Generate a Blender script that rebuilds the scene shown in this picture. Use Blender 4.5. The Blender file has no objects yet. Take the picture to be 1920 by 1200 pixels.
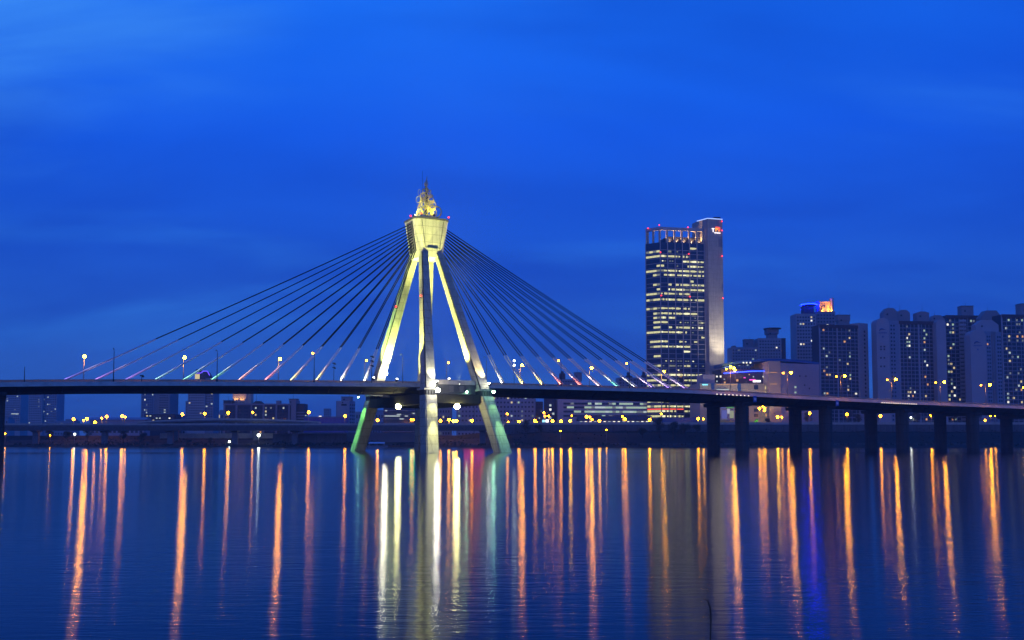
import bpy, math, random
from mathutils import Vector, Matrix
random.seed(7)
R = math.radians
sc = bpy.context.scene
COL = sc.collection

# ------------------------------------------------------------------ camera model (1920 x 1200 pixels -> metres)
F, HOR, PITCH, CAMZ = 1836.0, 827.0, R(3.5), 4.0
SHY = ((HOR - 600) - F * math.tan(PITCH)) / 1920.0

def ray(px, py):
    x = (px - 960) / F
    y = (600 - py) / F + SHY * 1920 / F
    return x, math.cos(PITCH) - y * math.sin(PITCH), math.sin(PITCH) + y * math.cos(PITCH)

def P(px, py, Y):                      # the point of that pixel at depth Y
    x, y, z = ray(px, py)
    return Vector((x / y * Y, Y, CAMZ + z / y * Y))

def ZP(py, Y, px=960):
    return P(px, py, Y).z

TH = R(28)
U = Vector((math.cos(TH), math.sin(TH), 0))      # along the bridge, to the far bank
V = Vector((math.sin(TH), -math.cos(TH), 0))     # across it, towards the camera
DT = 367.0
C0 = Vector(((797.5 - 960) / F * DT, DT, 0))

def T_of(px, w, py=720):               # station along the bridge seen at px on the line w metres off its axis
    x, y, _ = ray(px, py)
    r = x / y
    c = C0 + V * w
    return (r * c.y - c.x) / (U.x - r * U.y)

def B(t, w, z):
    p = C0 + U * t + V * w
    return Vector((p.x, p.y, z))

# ------------------------------------------------------------------ mesh helper
class MB:
    def __init__(s):
        s.v, s.f, s.m, s.sm = [], [], [], []
    def add(s, vs, fs, mi=0, smooth=False):
        n = len(s.v)
        s.v += [Vector(p) for p in vs]
        for f in fs:
            s.f.append([n + i for i in f]); s.m.append(mi); s.sm.append(smooth)
        return s
    def box(s, x0, x1, y0, y1, z0, z1, mi=0):
        return s.add([(x0,y0,z0),(x1,y0,z0),(x1,y1,z0),(x0,y1,z0),(x0,y0,z1),(x1,y0,z1),(x1,y1,z1),(x0,y1,z1)],
                     [(3,2,1,0),(4,5,6,7),(0,1,5,4),(1,2,6,5),(2,3,7,6),(3,0,4,7)], mi)
    def obox(s, c, e, n, hx, hy, hz, mi=0):  # oriented box: centre, two horizontal axes, half sizes
        c, e, n = Vector(c), Vector(e), Vector(n)
        k = Vector((0,0,1))
        vs = [c + e*(a*hx) + n*(b*hy) + k*(d*hz) for d in (-1,1) for a, b in ((-1,-1),(1,-1),(1,1),(-1,1))]
        return s.add(vs, [(3,2,1,0),(4,5,6,7),(0,1,5,4),(1,2,6,5),(2,3,7,6),(3,0,4,7)], mi)
    def loft(s, secs, mi=0, cap=True, closed=True, smooth=False):
        k = len(secs[0]); vs = [p for q in secs for p in q]; fs = []
        for i in range(len(secs) - 1):
            for j in range(k if closed else k - 1):
                j2 = (j + 1) % k
                fs.append((i*k+j, i*k+j2, (i+1)*k+j2, (i+1)*k+j))
        if cap:
            fs.append(tuple(range(k))[::-1]); fs.append(tuple((len(secs)-1)*k + j for j in range(k)))
        return s.add(vs, fs, mi, smooth)
    def prism(s, poly, z0, z1, mi=0):
        return s.loft([[Vector((p[0], p[1], z0)) for p in poly], [Vector((p[0], p[1], z1)) for p in poly]], mi)
    def tube(s, pts, r, n=6, mi=0, cap=True):
        pts = [Vector(p) for p in pts]; secs = []
        rr = r if isinstance(r, (list, tuple)) else [r] * len(pts)
        for i, p in enumerate(pts):
            d = (pts[min(i+1, len(pts)-1)] - pts[max(i-1, 0)]).normalized()
            a = d.cross(Vector((0,0,1)) if abs(d.z) < .95 else Vector((1,0,0))).normalized(); b = d.cross(a)
            secs.append([p + (a*math.cos(2*math.pi*j/n) + b*math.sin(2*math.pi*j/n)) * rr[i] for j in range(n)])
        return s.loft(secs, mi, cap, True, n > 5)
    def ball(s, c, r, n=10, m=6, mi=0, sz=1.0):
        c = Vector(c); vs = [c + Vector((0,0,r*sz))]; fs = []
        for i in range(1, m):
            a = math.pi * i / m
            for j in range(n):
                b = 2*math.pi*j/n
                vs.append(c + Vector((r*math.sin(a)*math.cos(b), r*math.sin(a)*math.sin(b), r*sz*math.cos(a))))
        vs.append(c - Vector((0,0,r*sz)))
        for j in range(n):
            fs.append((0, 1+j, 1+(j+1)%n)); k = 1+(m-2)*n
            fs.append((len(vs)-1, k+(j+1)%n, k+j))
            for i in range(m-2):
                q = 1+i*n
                fs.append((q+j, q+n+j, q+n+(j+1)%n, q+(j+1)%n))
        return s.add(vs, fs, mi, True)
    def torus(s, c, ax, Rr, r, n=24, m=6, a0=0, a1=2*math.pi, mi=0):
        ax = Vector(ax).normalized(); e = ax.cross(Vector((0.3,0.2,1))).normalized(); g = ax.cross(e)
        full = abs(a1 - a0 - 2*math.pi) < 1e-6
        pts = [Vector(c) + (e*math.cos(a0+(a1-a0)*i/n) + g*math.sin(a0+(a1-a0)*i/n))*Rr for i in range(n + 1)]
        return s.tube(pts, r, m, mi, not full)
    def build(s, name, mats, parent=None, off=None):
        me = bpy.data.meshes.new(name)
        o = off if off is not None else Vector((0,0,0))
        me.from_pydata([tuple(p - o) for p in s.v], [], s.f)
        for m in (mats if isinstance(mats, (list, tuple)) else [mats]): me.materials.append(m)
        me.polygons.foreach_set('material_index', s.m)
        me.polygons.foreach_set('use_smooth', s.sm)
        me.update()
        ob = bpy.data.objects.new(name, me); COL.objects.link(ob)
        if parent is not None: ob.parent = parent
        return ob

def tag(o, label=None, cat=None, group=None, kind=None):
    if label: o['label'] = label
    if cat: o['category'] = cat
    if group: o['group'] = group
    if kind: o['kind'] = kind
    return o

def thing(name, label, cat, loc=(0,0,0), group=None, rz=0):
    o = bpy.data.objects.new(name, None); o.empty_display_size = 1; COL.objects.link(o)
    o.location = loc; o.rotation_euler = (0, 0, rz)
    return tag(o, label, cat, group)

def dup(root, loc, rz, label, group=None):
    def cp(o, par):
        c = o.copy(); COL.objects.link(c)
        if par is not None: c.parent = par
        for ch in o.children: cp(ch, c)
        return c
    r = cp(root, None); r.location = loc; r.rotation_euler = (0, 0, rz); r['label'] = label
    if group: r['group'] = group
    return r

# ------------------------------------------------------------------ materials
def nt(name):
    m = bpy.data.materials.new(name); m.use_nodes = True
    t = m.node_tree; b = t.nodes['Principled BSDF']
    return m, t, b

def surf(name, col, rough=.7, var=.25, scale=.15, metal=0, stretch=(1,1,1), spec=.3):
    """a plain surface with a little procedural variation of tone"""
    m, t, b = nt(name)
    b.inputs['Roughness'].default_value = rough; b.inputs['Metallic'].default_value = metal
    b.inputs['Specular IOR Level'].default_value = spec
    g = t.nodes.new('ShaderNodeNewGeometry'); mp = t.nodes.new('ShaderNodeMapping'); mp.inputs['Scale'].default_value = stretch
    n = t.nodes.new('ShaderNodeTexNoise'); n.inputs['Scale'].default_value = scale; n.inputs['Detail'].default_value = 6; n.inputs['Roughness'].default_value = .65
    r = t.nodes.new('ShaderNodeMapRange'); r.inputs['From Min'].default_value = .25; r.inputs['From Max'].default_value = .75
    r.inputs['To Min'].default_value = 1 - var; r.inputs['To Max'].default_value = 1 + var
    x = t.nodes.new('ShaderNodeVectorMath'); x.operation = 'SCALE'; x.inputs[0].default_value = col
    L = t.links.new
    L(g.outputs['Position'], mp.inputs['Vector']); L(mp.outputs['Vector'], n.inputs['Vector']); L(n.outputs['Fac'], r.inputs['Value'])
    L(r.outputs['Result'], x.inputs['Scale']); L(x.outputs['Vector'], b.inputs['Base Color'])
    return m

def glow(name, col, strength, sample=True):
    m, t, b = nt(name)
    b.inputs['Base Color'].default_value = (.05,.05,.05,1); b.inputs['Roughness'].default_value = .5
    b.inputs['Emission Color'].default_value = (*col, 1); b.inputs['Emission Strength'].default_value = strength
    if not sample: m.cycles.emission_sampling = 'NONE'
    return m

def concrete(name, col, panel=(4.0, 3.0), joint=.12, rough=.85):
    """board-marked concrete: pour joints, rain streaks and blotches"""
    m, t, b = nt(name); L = t.links.new
    b.inputs['Roughness'].default_value = rough; b.inputs['Specular IOR Level'].default_value = .2
    g = t.nodes.new('ShaderNodeNewGeometry'); sp = t.nodes.new('ShaderNodeSeparateXYZ'); L(g.outputs['Position'], sp.inputs[0])
    ad = t.nodes.new('ShaderNodeMath'); ad.operation = 'ADD'; L(sp.outputs['X'], ad.inputs[0]); L(sp.outputs['Y'], ad.inputs[1])
    cb = t.nodes.new('ShaderNodeCombineXYZ'); L(ad.outputs[0], cb.inputs['X']); L(sp.outputs['Z'], cb.inputs['Y'])
    br = t.nodes.new('ShaderNodeTexBrick'); br.offset = 0; br.inputs['Scale'].default_value = 1
    br.inputs['Brick Width'].default_value = panel[0]; br.inputs['Row Height'].default_value = panel[1]; br.inputs['Mortar Size'].default_value = joint
    br.inputs['Color1'].default_value = (1,1,1,1); br.inputs['Color2'].default_value = (.88,.88,.88,1); br.inputs['Mortar'].default_value = (.62,.62,.62,1)
    br.inputs['Mortar Smooth'].default_value = .3
    L(cb.outputs[0], br.inputs['Vector'])
    n1 = t.nodes.new('ShaderNodeTexNoise'); n1.inputs['Scale'].default_value = .35; n1.inputs['Detail'].default_value = 8; n1.inputs['Roughness'].default_value = .7
    L(g.outputs['Position'], n1.inputs['Vector'])
    mp = t.nodes.new('ShaderNodeMapping'); mp.inputs['Scale'].default_value = (1.1, 1.1, .07); L(g.outputs['Position'], mp.inputs['Vector'])
    n2 = t.nodes.new('ShaderNodeTexNoise'); n2.inputs['Scale'].default_value = 1; n2.inputs['Detail'].default_value = 5; L(mp.outputs[0], n2.inputs['Vector'])
    r1 = t.nodes.new('ShaderNodeMapRange'); r1.inputs['From Min'].default_value = .3; r1.inputs['From Max'].default_value = .7; r1.inputs['To Min'].default_value = .86; r1.inputs['To Max'].default_value = 1.08
    r2 = t.nodes.new('ShaderNodeMapRange'); r2.inputs['From Min'].default_value = .35; r2.inputs['From Max'].default_value = .65; r2.inputs['To Min'].default_value = .80; r2.inputs['To Max'].default_value = 1.06
    L(n1.outputs['Fac'], r1.inputs['Value']); L(n2.outputs['Fac'], r2.inputs['Value'])
    mu = t.nodes.new('ShaderNodeMath'); mu.operation = 'MULTIPLY'; L(r1.outputs[0], mu.inputs[0]); L(r2.outputs[0], mu.inputs[1])
    x = t.nodes.new('ShaderNodeVectorMath'); x.operation = 'SCALE'; L(br.outputs['Color'], x.inputs[0]); L(mu.outputs[0], x.inputs['Scale'])
    y = t.nodes.new('ShaderNodeVectorMath'); y.operation = 'MULTIPLY'; y.inputs[1].default_value = col; L(x.outputs[0], y.inputs[0])
    L(y.outputs[0], b.inputs['Base Color'])
    return m

M = {}
M['pylon'] = concrete('pylon_concrete', (.40,.39,.33))
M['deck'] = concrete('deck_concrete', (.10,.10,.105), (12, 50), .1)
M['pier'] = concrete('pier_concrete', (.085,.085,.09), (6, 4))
M['parapet'] = surf('parapet_concrete', (.42,.38,.33), .85, .3, .4)
M['asphalt'] = surf('asphalt', (.05,.05,.052), .9, .2, .5)
M['groove'] = surf('dark_joint', (.012,.012,.014), .8, .1)
M['steel'] = surf('galvanised_steel', (.34,.33,.31), .45, .15, .8, .5)
M['darksteel'] = surf('dark_steel', (.03,.032,.04), .5, .15, .8, .3)
M['cable'] = surf('black_cable', (.010,.011,.015), .9, .1, .5, 0, (1,1,1), 0)
M['pipe'] = surf('cable_pipe', (.80,.80,.80), .95, .06, .5, 0, (1,1,1), 0)
M['rail'] = surf('rail_steel', (.50,.46,.42), .6, .2, .6)
m, t, b = nt('added_glow_sheet'); tl_ = t.nodes.new('ShaderNodeBsdfTranslucent'); tl_.inputs['Color'].default_value = (.75,.62,.5,1); t.links.new(tl_.outputs[0], t.nodes['Material Output'].inputs['Surface']); M['rail_glow'] = m
M['artsteel'] = surf('sculpture_steel', (.66,.56,.20), .35, .2, .8, .6)
M['sodium'] = glow('sodium_lamp', (1,.37,.003), 290)
M['sodium_dim'] = glow('sodium_lamp_dim', (1,.37,.005), 60)
M['sodium_far'] = glow('sodium_lamp_far', (1,.34,.003), 74)
M['amber_far'] = glow('amber_lamp_far', (1,.46,.004), 120)
M['white_lamp'] = glow('white_lamp', (1,.95,.72), 120)
M['yellow_flood'] = glow('yellow_flood', (1,.92,.35), 110)
M['green_flood'] = glow('green_flood', (.45,1,.62), 90)
M['white_far'] = glow('white_lamp_far', (.9,1,.85), 30)
M['red_lamp'] = glow('red_warning_lamp', (1,.03,.03), 3.5)
M['dead_lamp'] = surf('unlit_lamp_glass', (.55,.55,.5), .3, .05)
M['led_dot'] = glow('led_dot', (1,.85,.7), 1.6)
M['facade_pale'] = surf('pale_render', (.36,.34,.38), .9, .12, .05)
M['facade_grey'] = surf('grey_render', (.23,.22,.25), .9, .12, .05)
M['facade_tan'] = surf('tan_panel', (.38,.34,.28), .85, .12, .08)
M['facade_dark'] = surf('dark_facade', (.040,.040,.060), .7, .15, .05)
M['facade_blue'] = surf('blue_grey_facade', (.25,.27,.34), .8, .12, .05)
M['roof_red'] = surf('dark_red_roof', (.085,.045,.05), .85, .15, .1)
M['roof_blue'] = surf('blue_metal_roof', (.035,.11,.30), .4, .12, .1)
M['neon_ring'] = glow('blue_roof_ring', (.0008,.0028,1), 140)
M['glass_dark'] = surf('dark_glass', (.014,.026,.060), .12, .2, .3, 0, (1,1,1), .6)
M['mullion'] = surf('mullion_aluminium', (.36,.33,.33), .5, .1, .2, .3)
M['mullion_dim'] = surf('hatch_paint', (.16,.15,.14), .7, .1, .2)
M['core'] = concrete('core_panels', (.40,.37,.34), (60, 4.1), .10, .6)
WARM, COOL, GREENISH, ORANGE, DIM = (1,.80,.36), (.80,.95,.88), (.72,1,.72), (1,.48,.13), (.5,.55,.55)
M['w0'] = glow('lit_window_warm', WARM, .75, False)
M['w1'] = glow('lit_window_cool', COOL, .60, False)
M['w2'] = glow('lit_window_green', GREENISH, .50, False)
M['w3'] = glow('lit_window_orange', ORANGE, .8, False)
M['w4'] = glow('lit_window_dim', (.55,.62,.60), .25, False)
M['w5'] = glow('lit_window_bright', (1,.97,.78), 1.4, False)
M['o0'] = glow('office_light', (.97,.92,.42), .78, False)
M['o1'] = glow('office_light_dim', (.55,.58,.36), .34, False)
M['o2'] = glow('office_light_bright', (1,.96,.55), 1.25, False)
M['neon_blue'] = glow('blue_neon', (.012,.04,1), 10, False)
M['neon_violet'] = glow('violet_neon', (.16,.08,1), 1.6, False)
M['neon_pink'] = glow('pink_neon', (1,.08,.55), 1.6, False)
M['sign_white'] = glow('white_sign', (1,.92,1), 2.2, False)
M['sign_red'] = glow('red_sign', (1,.09,.02), 1.5, False)
M['sign_orange'] = glow('orange_sign', (1,.40,.02), 1.7, False)
M['sign_cyan'] = glow('cyan_sign', (.25,.8,1), 1.5, False)
M['sign_green'] = glow('green_sign', (.0,.75,.35), 9.0, False)
M['sign_crimson'] = glow('crimson_sign', (.9,.02,.05), 6.0, False)
M['gold_wall'] = surf('stone_crown', (.5,.42,.33), .8, .1, .1)

# ------------------------------------------------------------------ world: blue hour sky with soft cloud
w = bpy.data.worlds.new('World'); sc.world = w; w.use_nodes = True
t = w.node_tree; L = t.links.new
bg = t.nodes['Background']
tc = t.nodes.new('ShaderNodeTexCoord'); sp = t.nodes.new('ShaderNodeSeparateXYZ'); L(tc.outputs['Generated'], sp.inputs[0])
rp = t.nodes.new('ShaderNodeValToRGB'); cr = rp.color_ramp
def lin(c): return tuple((x/255/12.92 if x/255 <= .04045 else ((x/255+.055)/1.055)**2.4) for x in c)
stops = [(0.0, (74,114,190)), (.045, (54,106,198)), (.11, (39,97,206)), (.20, (27,91,219)), (.30, (20,94,238)), (.42, (22,112,252)), (1.0, (18,88,210))]
cr.elements[0].position = 0; cr.elements[0].color = (*lin(stops[0][1]), 1)
cr.elements[1].position = 1; cr.elements[1].color = (*lin(stops[-1][1]), 1)
for p, c in stops[1:-1]:
    e = cr.elements.new(p); e.color = (*lin(c), 1)
L(sp.outputs['Z'], rp.inputs['Fac'])
# clouds live on a flat layer overhead: direction divided by height
zz = t.nodes.new('ShaderNodeMath'); zz.operation = 'ADD'; zz.inputs[1].default_value = .22; L(sp.outputs['Z'], zz.inputs[0])
zm = t.nodes.new('ShaderNodeMath'); zm.operation = 'MAXIMUM'; zm.inputs[1].default_value = .08; L(zz.outputs[0], zm.inputs[0])
dv = t.nodes.new('ShaderNodeVectorMath'); dv.operation = 'DIVIDE'; cz = t.nodes.new('ShaderNodeCombineXYZ')
for k in 'XYZ': L(zm.outputs[0], cz.inputs[k])
L(tc.outputs['Generated'], dv.inputs[0]); L(cz.outputs[0], dv.inputs[1])
def cloud(scale, seed, rot, stretch, lo, hi, detail=4):
    mp = t.nodes.new('ShaderNodeMapping'); mp.inputs['Scale'].default_value = stretch; mp.inputs['Location'].default_value = seed; mp.inputs['Rotation'].default_value = (0,0,rot)
    L(dv.outputs[0], mp.inputs['Vector'])
    n = t.nodes.new('ShaderNodeTexNoise'); n.inputs['Scale'].default_value = scale; n.inputs['Detail'].default_value = detail; n.inputs['Roughness'].default_value = .5
    n.inputs['Distortion'].default_value = .4
    L(mp.outputs[0], n.inputs['Vector'])
    r = t.nodes.new('ShaderNodeMapRange'); r.interpolation_type = 'SMOOTHSTEP'; r.inputs['From Min'].default_value = lo; r.inputs['From Max'].default_value = hi
    L(n.outputs['Fac'], r.inputs['Value'])
    return r.outputs['Result']
def mix(a, col, fac, amt, mode='MIX'):
    mu = t.nodes.new('ShaderNodeMath'); mu.operation = 'MULTIPLY'; mu.inputs[1].default_value = amt; L(fac, mu.inputs[0])
    m = t.nodes.new('ShaderNodeMix'); m.data_type = 'RGBA'; m.blend_type = mode
    L(mu.outputs[0], m.inputs['Factor']); L(a, m.inputs[6]); m.inputs[7].default_value = (*col, 1)
    return m.outputs[2]
c = mix(rp.outputs['Color'], lin((8,52,178)), cloud(1.3, (3.1,1.7,0), .25, (.6,1.4,1), .36, .74, 6), .50)
c = mix(c, lin((62,150,255)), cloud(1.7, (2.3,8.4,5), -.2, (.6,1.3,1), .46, .82, 6), .34)
# a brighter patch of sky up to the left, where the cloud is thin
dt = t.nodes.new('ShaderNodeVectorMath'); dt.operation = 'DOT_PRODUCT'; dt.inputs[1].default_value = Vector((-.42,.80,.47)).normalized(); L(tc.outputs['Generated'], dt.inputs[0])
dr = t.nodes.new('ShaderNodeMapRange'); dr.interpolation_type = 'SMOOTHSTEP'; dr.inputs['From Min'].default_value = .962; dr.inputs['From Max'].default_value = 1.0; L(dt.outputs['Value'], dr.inputs['Value'])
pm = t.nodes.new('ShaderNodeMath'); pm.operation = 'MULTIPLY'; L(dr.outputs[0], pm.inputs[0]); L(cloud(2.6, (1.3,5.2,1), .15, (.5,1.7,1), .32, .72, 5), pm.inputs[1])
c = mix(c, lin((70,155,255)), pm.outputs[0], .75)
sky = t.nodes.new('ShaderNodeTexSky'); sky.sky_type = 'NISHITA'; sky.sun_disc = False; sky.sun_elevation = R(-2.5); sky.sun_rotation = R(200); sky.ozone_density = 4
sk = t.nodes.new('ShaderNodeMix'); sk.data_type = 'RGBA'; sk.blend_type = 'ADD'; sk.inputs['Factor'].default_value = .01
L(c, sk.inputs[6]); L(sky.outputs['Color'], sk.inputs[7])
L(sk.outputs[2], bg.inputs['Color']); bg.inputs['Strength'].default_value = 1.0

# the last afterglow behind the camera, wide and weak
sl = bpy.data.lights.new('sun', 'SUN'); sl.energy = .14; sl.angle = R(40); sl.color = (1,.90,.93)
so = bpy.data.objects.new('sun', sl); COL.objects.link(so)
so.rotation_euler = Vector((.55, 1, -.32)).to_track_quat('-Z', 'Y').to_euler()

# ------------------------------------------------------------------ camera
cam = bpy.data.cameras.new('camera'); co = bpy.data.objects.new('camera', cam); COL.objects.link(co)
co.location = (0, 0, CAMZ); co.rotation_euler = (R(90) + PITCH, 0, 0)
cam.sensor_width = 36; cam.lens = 36 * F / 1920; cam.shift_y = SHY; cam.clip_start = .5; cam.clip_end = 20000
sc.camera = co
sc.view_settings.view_transform = 'Standard'; sc.view_settings.look = 'None'; sc.view_settings.exposure = 0; sc.view_settings.gamma = 1
cy = sc.cycles
cy.use_denoising = True; cy.max_bounces = 5; cy.glossy_bounces = 3; cy.diffuse_bounces = 2; cy.transmission_bounces = 2
cy.use_light_tree = True; cy.use_adaptive_sampling = False; cy.sample_clamp_indirect = 6; cy.caustics_reflective = False; cy.caustics_refractive = False

# ------------------------------------------------------------------ setting: water, ground
m, t, b = nt('river_water'); L = t.links.new
b.inputs['Base Color'].default_value = (.003,.009,.015,1); b.inputs['Roughness'].default_value = .9; b.inputs['Specular IOR Level'].default_value = 0
gl = t.nodes.new('ShaderNodeBsdfAnisotropic'); gl.distribution = 'BECKMANN'; gl.inputs['Roughness'].default_value = .13; gl.inputs['Anisotropy'].default_value = .45; gl.inputs['Tangent'].default_value = (1,0,0)
gl.inputs['Color'].default_value = (1,1,1,1)
fr = t.nodes.new('ShaderNodeFresnel'); fr.inputs['IOR'].default_value = 1.175
mx = t.nodes.new('ShaderNodeMixShader'); L(fr.outputs[0], mx.inputs[0]); L(b.outputs[0], mx.inputs[1]); L(gl.outputs[0], mx.inputs[2])
L(mx.outputs[0], t.nodes['Material Output'].inputs['Surface'])
g = t.nodes.new('ShaderNodeNewGeometry')
def wave(scale, stretch, rot, detail):
    mp = t.nodes.new('ShaderNodeMapping'); mp.inputs['Scale'].default_value = stretch; mp.inputs['Rotation'].default_value = (0,0,rot); L(g.outputs['Position'], mp.inputs['Vector'])
    n = t.nodes.new('ShaderNodeTexNoise'); n.inputs['Scale'].default_value = scale; n.inputs['Detail'].default_value = detail; n.inputs['Roughness'].default_value = .55
    L(mp.outputs[0], n.inputs['Vector']); return n.outputs['Fac']
a1 = wave(1.5, (.45, 1.6, 1), .08, 4); a2 = wave(.22, (.5, 1.6, 1), -.15, 2)
sm = t.nodes.new('ShaderNodeMath'); sm.operation = 'MULTIPLY_ADD'; sm.inputs[1].default_value = .8; L(a2, sm.inputs[0]); L(a1, sm.inputs[2])
bu = t.nodes.new('ShaderNodeBump'); bu.inputs['Strength'].default_value = 1; bu.inputs['Distance'].default_value = .017
L(sm.outputs[0], bu.inputs['Height']); L(bu.outputs[0], gl.inputs['Normal']); L(bu.outputs[0], fr.inputs['Normal'])
M['water'] = m
wb = MB(); wb.add([(-2500,6,0),(2500,6,0),(2500,672,0),(-2500,672,0)], [(0,1,2,3)])
tag(wb.build('water', M['water']), kind='structure')

M['ground'] = surf('bank_earth', (.016,.017,.012), .95, .4, .08)
M['meadow'] = surf('near_bank_earth', (.04,.045,.025), .95, .4, .6)
gb = MB()
xs = [-6000, -2500, -900, -600] + [-500 + 20*i for i in range(61)] + [900, 1400, 2500, 6000]
prof = [(655,-1.5,0),(668,.25,0),(676,1.0,0),(690,1.6,0),(702,.35,1),(712,.58,1),(726.4,.66,1),(728.4,1,1),(900,1,1),(1500,1.02,1),(9000,1.1,1)]
def plateau(x):
    k = min(1, max(0, (x + 45) / 70)); k = k*k*(3-2*k)
    return 8.0 + (16.6 - 8.0) * k
rnd = random.Random(3)
vs, fs = [], []
for y, h, rel in prof:
    for x in xs:
        j = rnd.uniform(-1, 1)
        vs.append((x, y + (j*2.2 if y < 700 else j*.6), (h * plateau(x) if rel else h) + (rnd.uniform(-.25,.25) if 670 < y < 715 else 0)))
nx = len(xs)
for i in range(len(prof)-1):
    for j in range(nx-1): fs.append((i*nx+j, i*nx+j+1, (i+1)*nx+j+1, (i+1)*nx+j))
gb.add(vs, fs, 0, True)
tag(gb.build('ground', M['ground']), kind='structure')
nb = MB(); nb.add([(-2500,-400,3.0),(2500,-400,3.0),(2500,-2,2.3),(-2500,-2,2.3),(-2500,9,.5),(2500,9,.5),(-2500,14,-.8),(2500,14,-.8)], [(0,1,2,3),(3,2,5,4),(4,5,7,6)])
tag(nb.build('riverbank', M['meadow']), kind='structure')
def gz(x): return plateau(x)

# expressway along the far bank (right) with its low wall
rd = MB(); x0, x1 = P(945, 790, 735).x, 1500
rd.add([(x0,729,16.72),(x1,729,16.72),(x1,749,16.74),(x0,749,16.74)], [(0,1,2,3)])
tag(rd.build('road', M['asphalt']), kind='structure')
rw = MB(); rw.box(x0, x1, 726.2, 727.5, 8, 16.2); k = x0
while k < x1: rw.box(k, k+.5, 725.9, 726.19, 8, 16.2); k += 9
tag(rw.build('retaining_wall', concrete('wall_concrete', (.13,.13,.14), (9, 4), .15)), 'ribbed concrete retaining wall under the far bank expressway', 'wall')
pth = MB(); pth.add([(-430,686,1.9),(700,686,1.9),(700,689,2.0),(-430,689,2.0)], [(0,1,2,3)]); tag(pth.build('path', M['parapet']), kind='structure')
wl = MB(); wl.box(x0, x1, 727.6, 728.2, 14.5, 17.9)
tag(wl.build('roadside_wall', M['parapet']), 'long low concrete wall beside the far bank expressway, lit orange by street lamps', 'wall')

# ------------------------------------------------------------------ the cable stayed bridge
# deck profile along the near parapet: px, y of the top rail, y of the girder's lower edge
prof_px = [(-330,719,751),(-150,714.5,744.5),(0,711.5,739.5),(200,711,738.5),(400,711.5,738.5),(600,713,739.5),(800,715,741.5),(960,718.5,745),(1100,722,749),(1200,725,752),(1312,728.5,755.5),(1412,735,758.5),(1480,738.5,762),(1560,743,765),(1702,750,771),(1919,759.5,780),(2150,769,788),(2330,776,793)]
stations = []
for px, yt, yb in prof_px:
    tt = T_of(px, 15.8, yt); p = B(tt, 15.8, 0); ztop = ZP(yt, p.y, px) - 1.35
    tb = T_of(px, -9.5, yb); pb = B(tb, -9.5, 0); zbot = ZP(yb, pb.y, px)
    stations.append((tt, ztop, zbot))
def interp(tv, k):
    s = stations
    if tv <= s[0][0]: return s[0][k]
    for a, b_ in zip(s, s[1:]):
        if tv <= b_[0]:
            f = (tv - a[0]) / (b_[0] - a[0]); return a[k] + (b_[k] - a[k]) * f
    return s[-1][k]
def sm_(tv, k): return sum(interp(tv + d, k) for d in (-24,-16,-8,0,8,16,24)) / 7
def dz(tv): return sm_(tv, 1)
def db(tv): return sm_(tv, 2)
T0, T1 = -215.0, 640.0
ts = [T0 + (T1 - T0) * i / 90 for i in range(91)]

bridge = thing('cable_stayed_bridge', 'long concrete bridge across the river hung on cables from a floodlit four-legged pylon', 'bridge', C0)
def bpart(mb, name, mat, parent=None): return mb.build(name, mat, parent or bridge, C0)

HW = 16.0
def deck_sec(tv):
    z, zb = dz(tv), db(tv)
    pts = [(-HW,z),(-HW-.45,z-.7),(-HW+3.2,z-1.3),(-10.5,zb),(10.5,zb),(HW-3.2,z-1.3),(HW+.45,z-.7),(HW,z)]
    return [B(tv, a, h) for a, h in pts]
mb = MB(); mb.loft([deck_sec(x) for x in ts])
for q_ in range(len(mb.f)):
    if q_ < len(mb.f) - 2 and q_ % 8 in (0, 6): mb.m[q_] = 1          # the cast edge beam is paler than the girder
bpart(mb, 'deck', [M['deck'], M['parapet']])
mb = MB(); mb.loft([[B(x,-HW+.6,dz(x)+.004),B(x,HW-.6,dz(x)+.004)] for x in ts], cap=False, closed=False); bpart(mb, 'roadway', M['asphalt'])
for sgn in (-1, 1):
    mb = MB(); mb.loft([[B(x,sgn*(HW-1.0),dz(x)+.005),B(x,sgn*(HW-.02),dz(x)+.005),B(x,sgn*(HW-.52),dz(x)+.72),B(x,sgn*(HW-.78),dz(x)+.72)] for x in ts]); bpart(mb, 'parapet', M['parapet'])
    mb = MB()
    for h, r in ((1.35,.07),(1.02,.05)):
        mb.tube([B(x, sgn*(HW-.65), dz(x)+h) for x in ts], r, 5)
    k = T0
    while k < T1:
        p = B(k, sgn*(HW-.65), dz(k)+1.02); mb.obox(p, U, V, .05, .05, .33); k += 2.0
    bpart(mb, 'railing', M['rail'])
    mb = MB(); mb.loft([[B(x,sgn*(HW-.67),dz(x)+.722),B(x,sgn*(HW-.63),dz(x)+.722),B(x,sgn*(HW-.63),dz(x)+1.3),B(x,sgn*(HW-.67),dz(x)+1.3)] for x in ts]); bpart(mb, 'added_glow_panel', M['rail_glow'])  # added translucent strip that makes the railing glow in the lamplight
mb = MB()
mb.loft([[B(x,-.3,dz(x)+.006),B(x,.3,dz(x)+.006),B(x,.12,dz(x)+.85),B(x,-.12,dz(x)+.85)] for x in ts]); bpart(mb, 'median_barrier', M['parapet'])

k = T0 + 6
while k < 470:
    mb = MB(); z_ = dz(k); zb_ = db(k)
    mb.tube([B(k, HW-1.2, z_-1.1), B(k, HW-2.4, z_-1.9), B(k, 11.6, zb_+.6), B(k, 11.2, zb_-.5)], .14, 5); bpart(mb, 'drain_pipe', M['darksteel'])
    k += 12
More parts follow.
